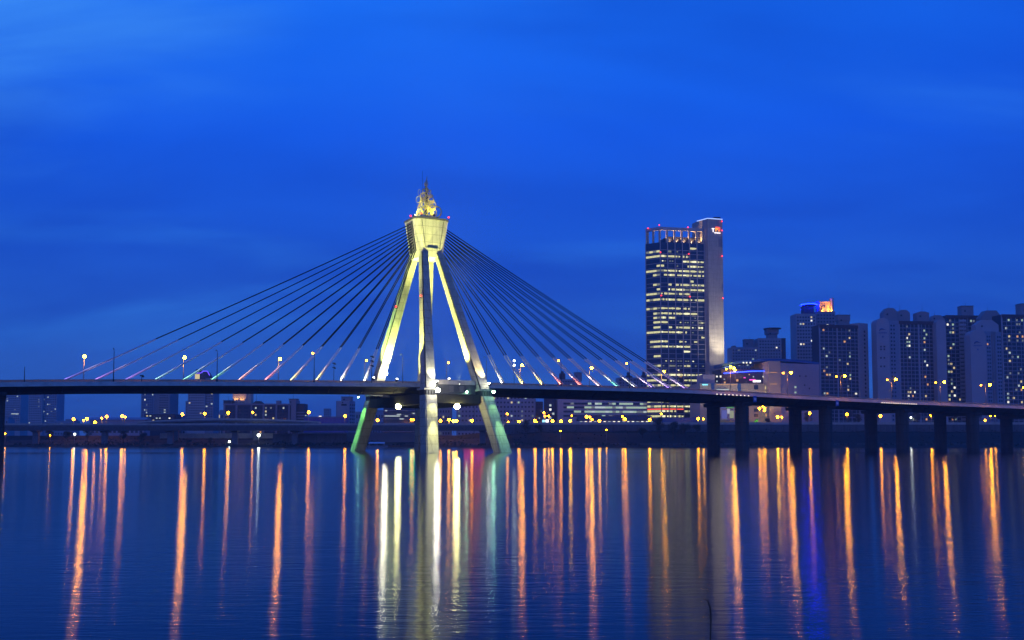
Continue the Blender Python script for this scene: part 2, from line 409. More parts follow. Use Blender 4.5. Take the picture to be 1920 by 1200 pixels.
# pylon legs
def ab(z):
    pts = [(-2,14.1,37.3),(0,13.8,36.4),(26,9.9,25.3),(74,3.1,4.75),(80,2.2,3.2)]
    for a, c_ in zip(pts, pts[1:]):
        if z <= c_[0]:
            f = (z - a[0])/(c_[0]-a[0]); return a[1]+(c_[1]-a[1])*f, a[2]+(c_[2]-a[2])*f
    return pts[-1][1:]
def leg_c(su, sv, z):
    a_, b_ = ab(z); return B(su*a_, sv*b_, z)
def leg_sec(su, sv, z, wu, wv, notch=True):
    c_ = leg_c(su, sv, z); hu, hv = wu/2, wv/2; n_ = .34
    # a narrow recess runs up the corner that faces the open river and the camera
    pts = [(-hu,-hv),(hu,-hv),(hu,hv),(-hu+n_,hv),(-hu+n_,hv-n_),(-hu,hv-n_)] if notch else [(-hu,-hv),(hu,-hv),(hu,hv),(-hu,hv)]
    return [c_ + U*p + V*q for p, q in pts]
LEGS = {'NL':(-1,1),'NR':(1,1),'FL':(-1,-1),'FR':(1,-1)}
ZB = dz(0)
for k, (su, sv) in LEGS.items():
    mb = MB(); zs = [ZB-2.2 + (74.2-ZB+2.2)*i/14 for i in range(15)]
    mb.loft([leg_sec(su, sv, z, 3.7+(2.7-3.7)*(z-26)/48, 4.6+(3.1-4.6)*(z-26)/48) for z in zs])
    lg = bpart(mb, 'pylon_leg', M['pylon'])
    gm = MB()
    gm.loft([[leg_c(su,sv,z)+U*(-(3.7-(z-26)/48)/2+p)+V*((4.6-1.5*(z-26)/48)/2+q) for p, q in ((.02,-.335),(.335,-.335),(.335,-.02))] for z in zs]); bpart(gm, 'corner_recess', M['groove'], lg)
    mb = MB(); zs = [-2 + (ZB-4.2+2)*i/8 for i in range(9)]
    mb.loft([leg_sec(su, sv, z, 4.3-.006*z, 5.6-.008*z) for z in zs]); bpart(mb, 'pylon_foot', M['pylon'])
    # bearing gap: a collar of jacks between foot and leg
    cb_ = MB(); zc = ZB-3.2; c_ = leg_c(su, sv, zc)
    cb_.obox(c_, U, V, 1.75, 2.3, 1.02)
    for i in range(4):
        for q in (-1, 1):
            cb_.obox(c_ + U*(-1.5+i) + V*(q*2.55), U, V, .3, .22, .95)
    for i in range(5):
        for q in (-1, 1):
            cb_.obox(c_ + V*(-2+i) + U*(q*2.0), U, V, .22, .3, .95)
    bpart(cb_, 'bearing', M['darksteel'])
    hb = MB(); hb.obox(leg_c(su, sv, ZB-2.1), U, V, 2.75, 3.2, .3); bpart(hb, 'leg_collar', M['pylon'])
# ring beams between the legs under the deck
ring_z = (16.9, ZB-3.62)
def beam(a, b_, wu, z0, z1, name):
    d = (b_ - a).normalized(); n_ = Vector((-d.y, d.x, 0)); mb = MB()
    mb.loft([[a + n_*(-wu) + Vector((0,0,z0)), a + n_*wu + Vector((0,0,z0)), a + n_*wu + Vector((0,0,z1)), a + n_*(-wu) + Vector((0,0,z1))],
             [b_ + n_*(-wu) + Vector((0,0,z0)), b_ + n_*wu + Vector((0,0,z0)), b_ + n_*wu + Vector((0,0,z1)), b_ + n_*(-wu) + Vector((0,0,z1))]])
    bpart(mb, name, M['beam'])
def flat(p): return Vector((p.x, p.y, 0))
zr = 19
M['beam'] = concrete('beam_concrete', (.035,.035,.035), (6,4))
beam(flat(leg_c(-1,1,zr)), flat(leg_c(-1,-1,zr)), 1.9, *ring_z, 'crossbeam')
beam(flat(leg_c(1,1,zr)), flat(leg_c(1,-1,zr)), 1.9, *ring_z, 'crossbeam')
beam(flat(leg_c(-1,1,zr))+U*2.4, flat(leg_c(1,1,zr))-U*2.4, 1.3, ring_z[0]+.3, ring_z[1]-.2, 'edge_beam')
beam(flat(leg_c(-1,-1,zr))+U*2.4, flat(leg_c(1,-1,zr))-U*2.4, 1.3, ring_z[0]+.3, ring_z[1]-.2, 'edge_beam')
# widened walkway around the pylon, between the near legs
for sgn in (-1, 1):
    mb = MB(); p0 = B(-9.2, sgn*18.9, 0); p1 = B(9.2, sgn*18.9, 0); d = U
    mb.obox(B(0, sgn*21.6, ZB-1.9), U, V, 8.0, 5.0, 1.7); bpart(mb, 'side_platform', M['deck'])
    mb = MB(); mb.obox(B(0, sgn*26.4, ZB+.6), U, V, 8.0, .12, .8); bpart(mb, 'platform_parapet', M['parapet'])
    mb = MB()
    for tx in (-1.5, 2.6): 
        mb = MB(); mb.obox(B(tx, sgn*26.68, ZB-1.7), U, V, .9, .1, 1.1); bpart(mb, 'service_hatch', M['mullion_dim'])

# pylon head: a flared, chamfered box
def head_sec(z, hu, hv, ch):
    return [B(p, q, z) for p, q in ((-hu+ch,-hv),(hu-ch,-hv),(hu,-hv+ch),(hu,hv-ch),(hu-ch,hv),(-hu+ch,hv),(-hu,hv-ch),(-hu,-hv+ch))]
mb = MB(); HZ0, HZ1 = 72.6, 86.6
mb.loft([head_sec(HZ0, 4.6, 5.9, 1.2), head_sec(HZ1, 6.9, 6.2, 1.7)])
head = bpart(mb, 'pylon_head', M['pylon'])
def hu_at(z): return 4.6 + 2.3*(z-HZ0)/(HZ1-HZ0)
def hv_at(z): return 5.9 + .3*(z-HZ0)/(HZ1-HZ0)
mb = MB(); mb.loft([head_sec(HZ1+.003, 7.15, 6.45, 1.8), head_sec(HZ1+.75, 7.15, 6.45, 1.8)]); bpart(mb, 'head_coping', M['pier'], head)
# trapezoid inset frame and the slot window on the near and far faces; the cable recess on the end faces
for sv in (-1, 1):
    mb = MB()
    mb.obox(B(.1, sv*(hv_at(76.3)+.03), 76.3), U, V, 2.0, .12, .45); bpart(mb, 'slot_window', M['glass_dark'], head)
    fr = MB()
    for su in (-1, 1):
        a_, b_ = B(su*2.9, sv*(hv_at(76)+.05), 76.0), B(su*4.4, sv*(hv_at(86)+.05), 86.2)
        fr.tube([a_, b_], .13, 4)
    fr.tube([B(-2.9, sv*(hv_at(76)+.05), 76.0), B(2.9, sv*(hv_at(76)+.05), 76.0)], .1, 4)
    bpart(fr, 'panel_joint', M['pier'], head)
for su in (-1, 1):
    mb = MB()
    secs = []
    for z in (74.6, 86.0):
        h_ = hu_at(z)
        secs.append([B(su*(h_-.05), -2.4, z), B(su*(h_-.05), 2.4, z), B(su*(h_+.10), 2.4, z), B(su*(h_+.10), -2.4, z)])
    mb.loft(secs); bpart(mb, 'cable_recess', M['pier'], head)
    for q in (-1, 1):
        mb = MB(); mb.tube([B(su*(hu_at(75)+.12), q*2.6, 75), B(su*(hu_at(86)+.12), q*2.6, 86)], .22, 4); bpart(mb, 'recess_rib', M['groove'], head)

# stay cables: twelve pairs on each side of the pylon, in the median
SP = 9.3
cols_left = {11:(.35,.12,1),10:(.75,.2,1),9:(.45,.15,1),8:(.25,1,.55),7:(.2,1,.4),6:(.15,1,.35),5:(1,.28,.12),4:(1,.16,.10),3:(1,.85,.05),2:(1,.9,.05),1:(1,1,.75),0:(1,1,.75)}
cols_right = {0:(1,1,.7),1:(1,1,.6),2:(1,.85,.05),3:(1,.85,.05),4:(1,.12,.05),5:(1,.12,.05),6:(.9,.5,.5),7:(.05,.9,.55),8:(.6,.7,.6),9:(.35,.15,1),10:(.35,.12,1),11:(.4,.15,1)}
for su in (-1, 1):
    for i in range(12):
        tn = su * (2.65 + i) * SP
        ztop = 75.2 + 10.2 * i / 11
        for q in (-1, 1):
            A = B(tn, q*.95, dz(tn)+.3); E = B(su*(hu_at(ztop)-.3), q*1.0, ztop)
            k = (37.6 - A.z) / (E.z - A.z); Kp = A.lerp(E, k)
            mb = MB(); n_ = 8
            sag = lambda f: Vector((0,0,-(1-(2*f-1)**2) * .0035 * (E-Kp).length))
            mb.tube([Kp.lerp(E, j/n_) + sag(j/n_) for j in range(n_+1)], .185, 6); st = bpart(mb, 'stay_cable', M['cable'])
            mb = MB(); mb.tube([A, Kp], .29, 8); bpart(mb, 'cable_pipe', M['pipe'], st)
        # a small coloured lamp at the foot of the pair
        colr = (cols_left if su < 0 else cols_right)[i]
        lp = B(tn - su*1.2, 0.0, dz(tn)+.98)
        mb = MB(); mb.obox(lp, U, V, .28, .4, .14); bpart(mb, 'cable_uplight', M['darksteel'])
        axis = (B(su*5,0,ztop) - B(tn,0,dz(tn)))
        whiteish = tuple(  .22*q + .78*w_ for q, w_ in zip(colr, (1,.82,.72)))  # tint of an added fill spot that brightens the upper pipe
        for nm, cc_, en, siz, fr_ in (('cable_uplight_beam', tuple(.86*q+.14*w_ for q, w_ in zip(colr, (1,.9,.8))), 2900 if i > 1 else 4200, 75, .05), ('added_pipe_fill_beam', whiteish, 56000, 15, .155)):
            ld = bpy.data.lights.new(nm, 'SPOT'); ld.color = cc_; ld.energy = en; ld.spot_size = R(siz); ld.spot_blend = 1; ld.shadow_soft_size = .12
            lo = bpy.data.objects.new(nm, ld); COL.objects.link(lo); lo.parent = bridge
            lo.location = lp + Vector((0,0,.2)) - C0
            tg = B(tn,0,dz(tn)+.3) + axis*fr_
            lo.rotation_euler = (tg - lp).to_track_quat('-Z', 'Y').to_euler()

# approach piers: pairs of columns under a cap
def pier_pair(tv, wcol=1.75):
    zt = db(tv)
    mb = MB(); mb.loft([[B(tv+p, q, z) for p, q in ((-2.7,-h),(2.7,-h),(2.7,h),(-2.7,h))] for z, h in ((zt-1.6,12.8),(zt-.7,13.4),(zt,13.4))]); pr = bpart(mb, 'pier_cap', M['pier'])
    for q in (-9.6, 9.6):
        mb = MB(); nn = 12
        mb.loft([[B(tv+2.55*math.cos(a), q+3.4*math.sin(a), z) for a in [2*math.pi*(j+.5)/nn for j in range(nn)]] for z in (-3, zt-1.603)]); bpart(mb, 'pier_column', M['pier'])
for px in (1364, 1519, 1661.5, 1792.5, 1917, 2030, 2135):
    pier_pair(T_of(px, 0, 790))
pier_pair(T_of(-9, 0, 790))
# LED dots under the railing and small blue plates
for a_, b_, n_ in ((1343,1402,9),(1652,1716,16)):
    t_a, t_b = T_of(a_,HW,738), T_of(b_,HW,738)
    for i in range(n_):
        tv = t_a + (t_b-t_a)*i/(n_-1)
        mb = MB(); mb.obox(B(tv, HW+.50, dz(tv)-.52), U, V, .26, .07, .2); bpart(mb, 'marker_light', M['led_dot'])
M['plate_blue'] = surf('blue_plate', (.05,.13,.45), .4, .05); M['plate_white'] = surf('white_plate', (.6,.65,.75), .5, .05)
for px, lab in ((1414,'small blue and white navigation plate on the bridge edge nearer the office tower'),(1568,'small blue and white navigation plate on the bridge edge farther from the office tower')):
    tv = T_of(px, HW+.1, 744); p = B(tv, HW+.62, dz(tv)-1.7)
    th = thing('navigation_plate', lab, 'sign', p, 'navigation plates on the bridge edge')
    mb = MB(); mb.obox(p, U, V, .95, .06, 1.35); mb.build('plate', M['plate_blue'], th, p)
    mb = MB()
    for du, dzv, hx, hz in ((0,-.15,.55,.5),): mb.obox(p + V*.09 + Vector((0,0,dzv)), U, V, hx, .02, hz)
    mb.build('plate_mark', M['plate_white'], th, p)

# ------------------------------------------------------------------ sculpture on the pylon head
art = thing('ring_sculpture', 'tapering tangle of shiny steel rings crowned by a small flame, standing on the pylon head', 'sculpture', (C0.x, C0.y, HZ1+.75))
O = Vector((C0.x, C0.y, HZ1+.75)); rnd = random.Random(12)
mb = MB(); mb.loft([[O+Vector((r*math.cos(a), r*math.sin(a), z)) for a in [2*math.pi*j/14 for j in range(14)]] for z, r in ((.004,4.9),(.5,4.9),(.55,4.3),(.9,4.3))]); mb.build('plinth', M['pylon'], art, O)
core_ = MB(); core_.tube([O+Vector((0,0,.9)), O+Vector((.1,0,6)), O+Vector((-.1,0,10.2)), O+Vector((-.3,0,12))], [.7,.55,.45,.35], 8); core_.build('mast', M['darksteel'], art, O)
def hoop(c, ax, Rr, r): MB().torus(O+Vector(c), ax, Rr, r, 26, 6).build('ring', M['artsteel'], art, O)
for i in range(46):
    z = 1.2 + 9.0 * (i/45)**1.05; rad = 3.7*(1 - z/14.5); a = i*2.399
    Rr = rnd.uniform(.75, 1.55) * (1.1 - z/22)
    ax = Vector((rnd.uniform(-1,1), rnd.uniform(-1,1), rnd.uniform(-.6,.6)))
    c_ = (rad*.86*math.cos(a), rad*.86*math.sin(a), z + .35)
    MB().torus(O+Vector(c_), ax, Rr, rnd.choice((.11,.14,.19)), 22, 6).build('ring', M['artsteel'], art, O)
hoop((3.9,-1.5,2.6), (.35,1,.1), 1.75, .26); hoop((2.4,-2.4,4.6), (.1,1,.2), 1.3, .17); hoop((-2.2,-2,2.1), (.3,1,.2), 1.25, .15)
hoop((-2.9,-.4,7.0), (.6,1,.1), 1.05, .1); hoop((-2.6,-.2,9.4), (.9,.6,.1), 1.0, .07)
for sgn, h in ((1,6.5),(-1,5.0),(1,8.6)):
    MB().tube([O+Vector((sgn*3.0*(1-f)*math.cos(2.6*f), -1.8+1.6*f, .9+h*f)) for f in [j/10 for j in range(11)]], .17, 6).build('curl', M['artsteel'], art, O)
fl = MB(); fl.loft([[O+Vector((-.2+r*math.cos(a)+dx, r*math.sin(a)*.8, z)) for a in [2*math.pi*j/10 for j in range(10)]] for z, r, dx in ((11.4,.35,0),(11.9,.7,0),(12.4,.78,0),(12.9,.5,.1),(13.5,.25,.2),(14.2,.14,.28),(15.0,.03,.4))], smooth=True); fl.build('flame_finial', M['steel'], art, O)
mb = MB(); mb.tube([O+Vector((-1.6,1,.9)), O+Vector((-1.6,1,16.8))], .045, 4); mb.build('lightning_rod', M['darksteel'], art, O)

art.scale = (1.04, 1.04, 1.16)
# red aviation lamps
def red_lamp(p, lab, parent=None, r=.36):
    if parent is not None:
        MB().ball(p, r, 8, 6).build('warning_light', M['red_lamp'], parent[0], parent[1]); return
    th = thing('warning_lamp', lab, 'warning lamp', p, 'red warning lamps on the pylon')
    MB().ball(Vector((0,0,.5)), r, 8, 6).build('lens', M['red_lamp'], th)
    mb = MB(); mb.box(-.2,.2,-.2,.2,-.35,.05); mb.build('mount', M['darksteel'], th)
zc = HZ1+1.2
red_lamp(B(-6.9,1.2,zc), 'red warning lamp on the pylon head corner above the cables to the open river')
red_lamp(B(6.7,5.6,zc), 'red warning lamp on the pylon head corner nearest the office tower')
red_lamp(B(-4.6,6.1,zc+.3), 'red warning lamp at the foot of the steel ring sculpture')
red_lamp(leg_c(-1,-1,55)+V*2+U*(-2.0), 'red warning lamp halfway up the pylon leg behind the deck', None, .4)
red_lamp(leg_c(-1,1,56)+U*(-1.9)+V*.6, 'red warning lamp halfway up the middle pylon leg', None, .4)

# ------------------------------------------------------------------ floodlights of the pylon
def flood(pos, tgt, energy, col, size, lab, lensmat, lens_r=.4, blend=.6, soft=.3, pole=0):
    th = thing('floodlight', lab, 'floodlight', pos, 'floodlights of the pylon')
    d = (tgt - pos).normalized()
    q = d.to_track_quat('-Z', 'Y')
    hs = MB(); 
    hs.loft([[Vector((r*math.cos(a), r*math.sin(a), z)) for a in [2*math.pi*j/12 for j in range(12)]] for z, r in ((.75,.3),(.5,.42),(.05,.52))]); hb_ = hs.build('housing', M['darksteel'], th); hb_.rotation_euler = q.to_euler()
    br = MB(); br.box(-.08,.08,-.5,.5,-1.0,-.85); br.box(-.06,.06,-.56,-.5,-1.0,.2); br.box(-.06,.06,.5,.56,-1.0,.2); br.build('bracket', M['steel'], th)
    if pole:
        pm_ = MB(); pm_.tube([(0,0,-.9),(0,0,-pole)], .12, 6); pm_.build('pole', M['steel'], th)
    ln = MB(); ln.ball(Vector((0,0,0)), lens_r, 10, 6); lo_ = ln.build('lens', lensmat, th); lo_.location = d*.12
    ld = bpy.data.lights.new('floodlight', 'SPOT'); ld.energy = energy; ld.color = col; ld.spot_size = R(size); ld.spot_blend = blend; ld.shadow_soft_size = soft
    lo = bpy.data.objects.new('floodlight_beam', ld); COL.objects.link(lo); lo.parent = th
    lo.location = d*max(.75, lens_r+.32); lo.rotation_euler = q.to_euler()
    return th
YEL, WHT, GRN, OLV = (1,1,.24), (1,.97,.62), (.24,1,.17), (.60,1,.20)
dim_l = glow('floodlight_glass', (1,.95,.7), 12)
zf = ZB - .2
LC = leg_c
K = 1.0
flood(LC(-1,-1,30.2)+V*4.3+U*.4, LC(-1,-1,54)+V*1.0, 210000*K, YEL, 66, 'bright white floodlight at the foot of the pylon leg behind the deck', M['white_lamp'], .95, pole=5)
flood(LC(-1,-1,zf+1.5)+U*(-9.5)+V*6, LC(-1,-1,54), 260000*K, OLV, 48, 'greenish floodlight on the open river side of the leg behind the deck', dim_l)
flood(LC(-1,1,zf+1.5)+U*(-9.5)-V*5, LC(-1,1,54)+U*(-.5), 210000*K, YEL, 48, 'yellow floodlight washing the open river face of the middle leg', dim_l)
flood(LC(-1,1,zf+.3)+V*4.4+U*1.4, LC(-1,1,30)+V*1.8, 16000*K, WHT, 52, 'white floodlight at the near foot of the middle pylon leg', M['white_lamp'], .55)
flood(LC(1,1,zf)+U*(-8.5), LC(1,1,52)+U*(-.5), 330000*K, YEL, 50, 'yellow floodlight between the two near legs washing the leg nearest the office tower', dim_l)
flood(LC(1,1,zf+.3)+V*4.4+U*1.2, LC(1,1,36)+V*1.8, 30000*K, (1,.80,.36), 50, 'white floodlight at the near foot of the leg nearest the office tower', M['white_lamp'], .4)
flood(LC(1,-1,zf)+U*(-4.8)+V*1.5, LC(1,-1,58)+V*.5, 150000*K, YEL, 42, 'floodlight at the foot of the hidden far leg', dim_l)
flood(LC(1,-1,zf)+V*5.0, LC(1,-1,60)+V*.8, 150000*K, YEL, 42, 'floodlight at the hidden far leg washing its near face', dim_l)
# head washes
flood(B(-2,26.0,ZB+1.6), B(0,5,80), 440000*K, (1,.98,.27), 24, 'floodlight on the near walkway aimed up at the pylon head', dim_l)
flood(B(-26,15.0,ZB+1.9), B(-5,0,79), 330000*K, (.95,1,.26), 24, 'floodlight on the deck edge aimed at the cable recess of the pylon head', dim_l)
# feet
zd = ZB - 2.6
def foot_flood(su, sv, ax, off, side, col, e_wide, e_far, lab, mat_, lr):
    n_ = ax; p0 = LC(su, sv, zd) + n_*off + side
    th = flood(p0, LC(su, sv, 10) + n_*1.8, e_wide, col, 62, lab, mat_, lr, .9)
    tg = LC(su, sv, -1) + n_*2.4
    d = (tg - p0).normalized(); ld = bpy.data.lights.new('floodlight', 'SPOT'); ld.energy = e_far; ld.color = col; ld.spot_size = R(24); ld.spot_blend = .9; ld.shadow_soft_size = .3
    lo = bpy.data.objects.new('floodlight_far_beam', ld); COL.objects.link(lo); lo.parent = th; lo.location = d*(lr+.4); lo.rotation_euler = d.to_track_quat('-Z','Y').to_euler()
foot_flood(-1, -1, -U, 6.5, V*.5, GRN, 26000, 130000, 'green floodlight washing the foot behind the deck', M['green_flood'], .3)
foot_flood(-1, 1, V, 6.6, U*.8, (1,.97,.36), 9000, 110000, 'yellow floodlight on the collar of the middle foot', M['white_lamp'], .75)
foot_flood(1, 1, -U, 6.5, V*0, GRN, 26000, 130000, 'green floodlight on the inner side of the foot nearest the office tower', M['green_flood'], .35)
foot_flood(1, 1, V, 6.4, U*1.0, (.42,1,.36), 6000, 70000, 'pale green floodlight on the near side of the foot nearest the office tower', M['green_flood'], .5)
foot_flood(1, -1, -U, 6.5, V*0, GRN, 26000, 110000, 'green floodlight on the hidden far foot', M['green_flood'], .3)
# the two star bright lamps hung from the beams
for px, py, lab, w_ in ((747,762,'bright yellow lamp under the beam joining the middle leg and the leg behind the deck',None),(857,762,'bright yellow lamp hung under the beam between the two near legs',None)):
    if px < 800:
        p = leg_c(-1,1,zr).lerp(leg_c(-1,-1,zr), .42) + U*(-2.6); 
    else:
        p = leg_c(-1,1,zr).lerp(leg_c(1,1,zr), .46) + V*2.0
    q = P(px, py, p.y); p = Vector((q.x, p.y, q.z))
    th = thing('beam_lamp', lab, 'floodlight', p, 'bright lamps under the pylon beams')
    MB().ball(Vector((0,0,0)), .98, 10, 6).build('lens', M['yellow_flood'], th)
    mb = MB(); mb.box(-.4,.4,-.4,.4,.75,1.0); mb.tube([(0,0,1.0),(0,0,1.8)], .1, 6); mb.build('hanger', M['darksteel'], th)
# lamps for the sculpture on the head
for q, cc, lab in ((Vector((-4.2,-3.6,1.3)),(.85,1,.2),'small yellow green lamp under the ring sculpture, open river side'),(Vector((3.2,-4.4,1.3)),(1,.84,.14),'small yellow lamp under the ring sculpture, office tower side')):
    flood(O+q, O+Vector((q.x*.15,0,6)), 5000, cc, 95, lab, dim_l, .3)

# ------------------------------------------------------------------ street lamps on the deck
def lamp_proto(name, label, group, arms, lit, h=10.3, reach=1.7, post='steel'):
    th = thing(name, label, 'street lamp', (0,0,-50), group)
    mb = MB(); mb.tube([(0,0,0),(0,0,.5)], .24, 8); mb.tube([(0,0,.5),(0,0,h-1.1)], [.15,.09], 8); mb.build('post', M[post], th)
    for k, a in enumerate(arms):
        mb = MB(); mb.tube([(0,0,h-1.1),(a*.15,0,h-.5),(a*.6,0,h-.12),(a*reach*.8,0,h)], [.085,.075,.065,.055], 6); mb.build('arm', M[post], th)
        mb = MB(); mb.loft([[Vector((a*(reach*.8+dx), dy, h+z)) for dy, z in ((-wd,-.05),(wd,-.05),(wd*.7,.14),(-wd*.7,.14))] for dx, wd in ((-.1,.1),(.35,.2),(.95,.16))]); hd = mb.build('lamp_head', M[post], th)
        mt = lit[k]
        mb = MB(); rr = {'sodium':.50,'sodium_dim':.32,'dead_lamp':.14}[mt]
        mb.ball((a*(reach*.8+.5), 0, h-.22-(rr-.14)*.4), rr, 10, 6); mb.build('lens', M[mt], hd)
    return th
ang = math.atan2(V.y, V.x)
G1 = 'street lamps on the bridge'
lit_p = lamp_proto('street_lamp', 'x', G1, [1], ['sodium'])
dim_p = lamp_proto('street_lamp', 'x', G1, [1], ['sodium_dim'])
off_p = lamp_proto('street_lamp', 'x', G1, [1], ['dead_lamp'])
offd_p = lamp_proto('street_lamp', 'x', G1, [1], ['dead_lamp'], post='darksteel')
dimd_p = lamp_proto('street_lamp', 'x', G1, [1], ['sodium_dim'], post='darksteel')
dbl_p = lamp_proto('street_lamp', 'x', G1, [1, -1], ['sodium_dim','sodium'], 10.3, 2.5)
used = set()
ORD = ['first','second','third','fourth','fifth','sixth','seventh','eighth','ninth']
def put(proto, px, w_, lab, flip):
    tv = T_of(px, w_, 700); p = B(tv, w_, dz(tv) + (.72 if abs(w_) > 15 else .86))
    rz = ang + (math.pi if flip else 0)
    if proto.name not in used:
        used.add(proto.name); proto.location = p; proto.rotation_euler = (0,0,rz); proto['label'] = lab; return proto
    return dup(proto, p, rz, lab)
WF, WN = -15.35, 15.35
put(lit_p, 157, WF, 'orange lit street lamp on the bridge rail above the outermost violet cable foot', False)
put(lit_p, 344, WF, 'orange lit street lamp on the bridge rail before the tower with a violet lit roof', False)
put(lit_p, 522, WF, 'orange lit street lamp on the bridge rail beside the red lit cable feet', False)
put(dim_p, 684, WF, 'street lamp with silvery post right beside the foot of the leg behind the deck', False)
put(dim_p, 837, WF, 'street lamp with silvery post between the two near pylon legs', False)
put(lit_p, 975, WF, 'orange lit street lamp beside the yellow lit cable feet toward the office tower', False)
put(lit_p, 1105, WF, 'bright orange street lamp over the teal lit cable foot toward the office tower', False)
put(lit_p, 1240, WF, 'orange street lamp standing before the lower floors of the glass office tower', False)
put(offd_p, 213, WN, 'dark unlit street lamp on the near rail beside the outermost cables', True)
put(offd_p, 407, WN, 'dark unlit street lamp on the near rail beside the green lit cable feet', True)
put(dimd_p, 589, WN, 'small orange street lamp with dark post on the near rail beside the yellow cable feet', True)
put(off_p, 755, WN, 'unlit silvery street lamp between the leg behind the deck and the middle leg', True)
put(off_p, 912, WN, 'pale silvery street lamp just beyond the pylon leg nearest the office tower', True)
put(dimd_p, 1052, WN, 'small orange street lamp with dark post on the near rail among the office side cables', True)
put(dimd_p, 1180, WN, 'small orange street lamp with dark post just before the glass office tower', True)
labs = ['double street lamp before the white floodlit core wall of the office tower','double street lamp before the shopping hall beside its tan panel wall','double street lamp before the apartment slab beside the slim tower with the blue roof ring','double street lamp before the tallest round topped end wall of the apartment row','double street lamp before the second round topped end wall of the apartment row','double street lamp before the third round topped end wall of the apartment row','double street lamp at the edge of the picture past the apartment row']
for px, lab in zip((1369,1476,1576,1671,1762,1847,1926), labs):
    put(dbl_p, px, WN, lab, True)
# camera masts, thin poles, a white twin lamp
def mast(px, ytop, w_, lab, heads=2):
    tv = T_of(px, w_, 700); p = B(tv, w_, dz(tv)+.72); h = ZP(ytop, p.y, px) - p.z
    th = thing('camera_mast', lab, 'mast', p, 'thin masts on the bridge rail')
    mb = MB(); mb.tube([(0,0,0),(0,0,h)], [.13,.08], 6); mb.build('post', M['darksteel'], th)
    for i in range(heads):
        mb = MB(); mb.box(-.55,.55,-.18,.18,h-.4-i*1.6,h-.05-i*1.6); mb.box(.2,.7,-.25,.25,h-.75-i*1.6,h-.4-i*1.6); mb.build('camera_housing', M['darksteel'], th)
mast(46, 688, WN, 'thin dark pole on the near rail at the open river end of the bridge', 0)
mast(266, 703, WN, 'short dark stub pole on the near rail past the second cable foot', 1)
mast(626, 680, WF, 'dark mast with two camera boxes beside the yellow cable feet')
mast(697, 667, WN, 'tall dark mast with camera boxes close to the leg behind the deck', 3)
p = P(964, 681, 352); th = thing('twin_lamp', 'white twin lamp on a thin pole past the leg nearest the office tower', 'street lamp', (p.x, p.y, dz(60)))
mb = MB(); mb.tube([(0,0,0),(0,0,p.z-dz(60)+1)], .08, 6); mb.build('post', M['darksteel'], th)
for k in (.9, -.8): MB().ball((0,0,p.z-dz(60)+k), .32, 8, 6).build('lens', M['white_far'], th)

# ------------------------------------------------------------------ riverside viaduct and ramp on the far bank
def viaduct(pxa, pxb, Yd, ytop, ybot, wid, lab, piers, crest=0):
    a = P(pxa, ytop, Yd); b_ = P(pxb, ytop, Yd); zt, zb = a.z, ZP(ybot, Yd)
    th = thing('viaduct', lab, 'viaduct', ((a.x+b_.x)/2, Yd, 0)); o_ = Vector(th.location)
    N = 24
    def zc(f): return crest * (1 - (2*f-1)**2)
    def sec(f):
        x = a.x + (b_.x-a.x)*f; z = zc(f)
        return [Vector((x, Yd-wid/2, zt+z)), Vector((x, Yd-wid/2, zt-.9+z)), Vector((x, Yd-wid/2+1.6, zb+z)), Vector((x, Yd+wid/2-1.6, zb+z)), Vector((x, Yd+wid/2, zt-.9+z)), Vector((x, Yd+wid/2, zt+z))]
    mb = MB(); mb.loft([sec(i/N) for i in range(N+1)]); mb.build('deck', M['via'], th, o_)
    mb = MB()
    for s_ in (-1, 1):
        mb.loft([[Vector((a.x+(b_.x-a.x)*i/N, Yd+s_*(wid/2-.3)+q, zt+zc(i/N)+r)) for q, r in ((-.15,.004),(.15,.004),(.15,1.0),(-.15,1.0))] for i in range(N+1)])
    mb.build('parapet', M['parapet'], th, o_)
    for px in piers:
        x = P(px, ybot, Yd).x; f = (x-a.x)/(b_.x-a.x)
        mb = MB(); mb.box(x-2.0, x+2.0, Yd-1.2, Yd+1.2, -3, zb+zc(f)-1.2); mb.loft([[Vector((x+p_, Yd+q, z)) for p_, q in ((-h,-h2),(h,-h2),(h,h2),(-h,h2))] for z, h, h2 in ((zb+zc(f)-1.2,2.1,1.5),(zb+zc(f)+.05,2.6,wid/2-1.8))]); mb.build('pier', M['via'], th, o_)
M['via'] = concrete('viaduct_concrete', (.16,.16,.19), (20, 8), .1)
viaduct(-160, 938, 692, 797, 807.5, 14, 'low riverside viaduct on square piers along the far bank', (-60,68,197,320,441,553,675,795,905))
viaduct(262, 600, 712, 793, 798, 9, 'slip road ramp rising behind the low riverside viaduct', (330,480,560), 2.2)

# ------------------------------------------------------------------ buildings
PANEL = {}
def panel_mesh(key):
    if key not in PANEL:
        mb = MB(); mb.box(-.5,.5,-.5,.5,-.5,.5)
        me = bpy.data.meshes.new('window'); me.from_pydata([tuple(p) for p in mb.v], [], mb.f); me.materials.append(M[key]); PANEL[key] = me
    return PANEL[key]

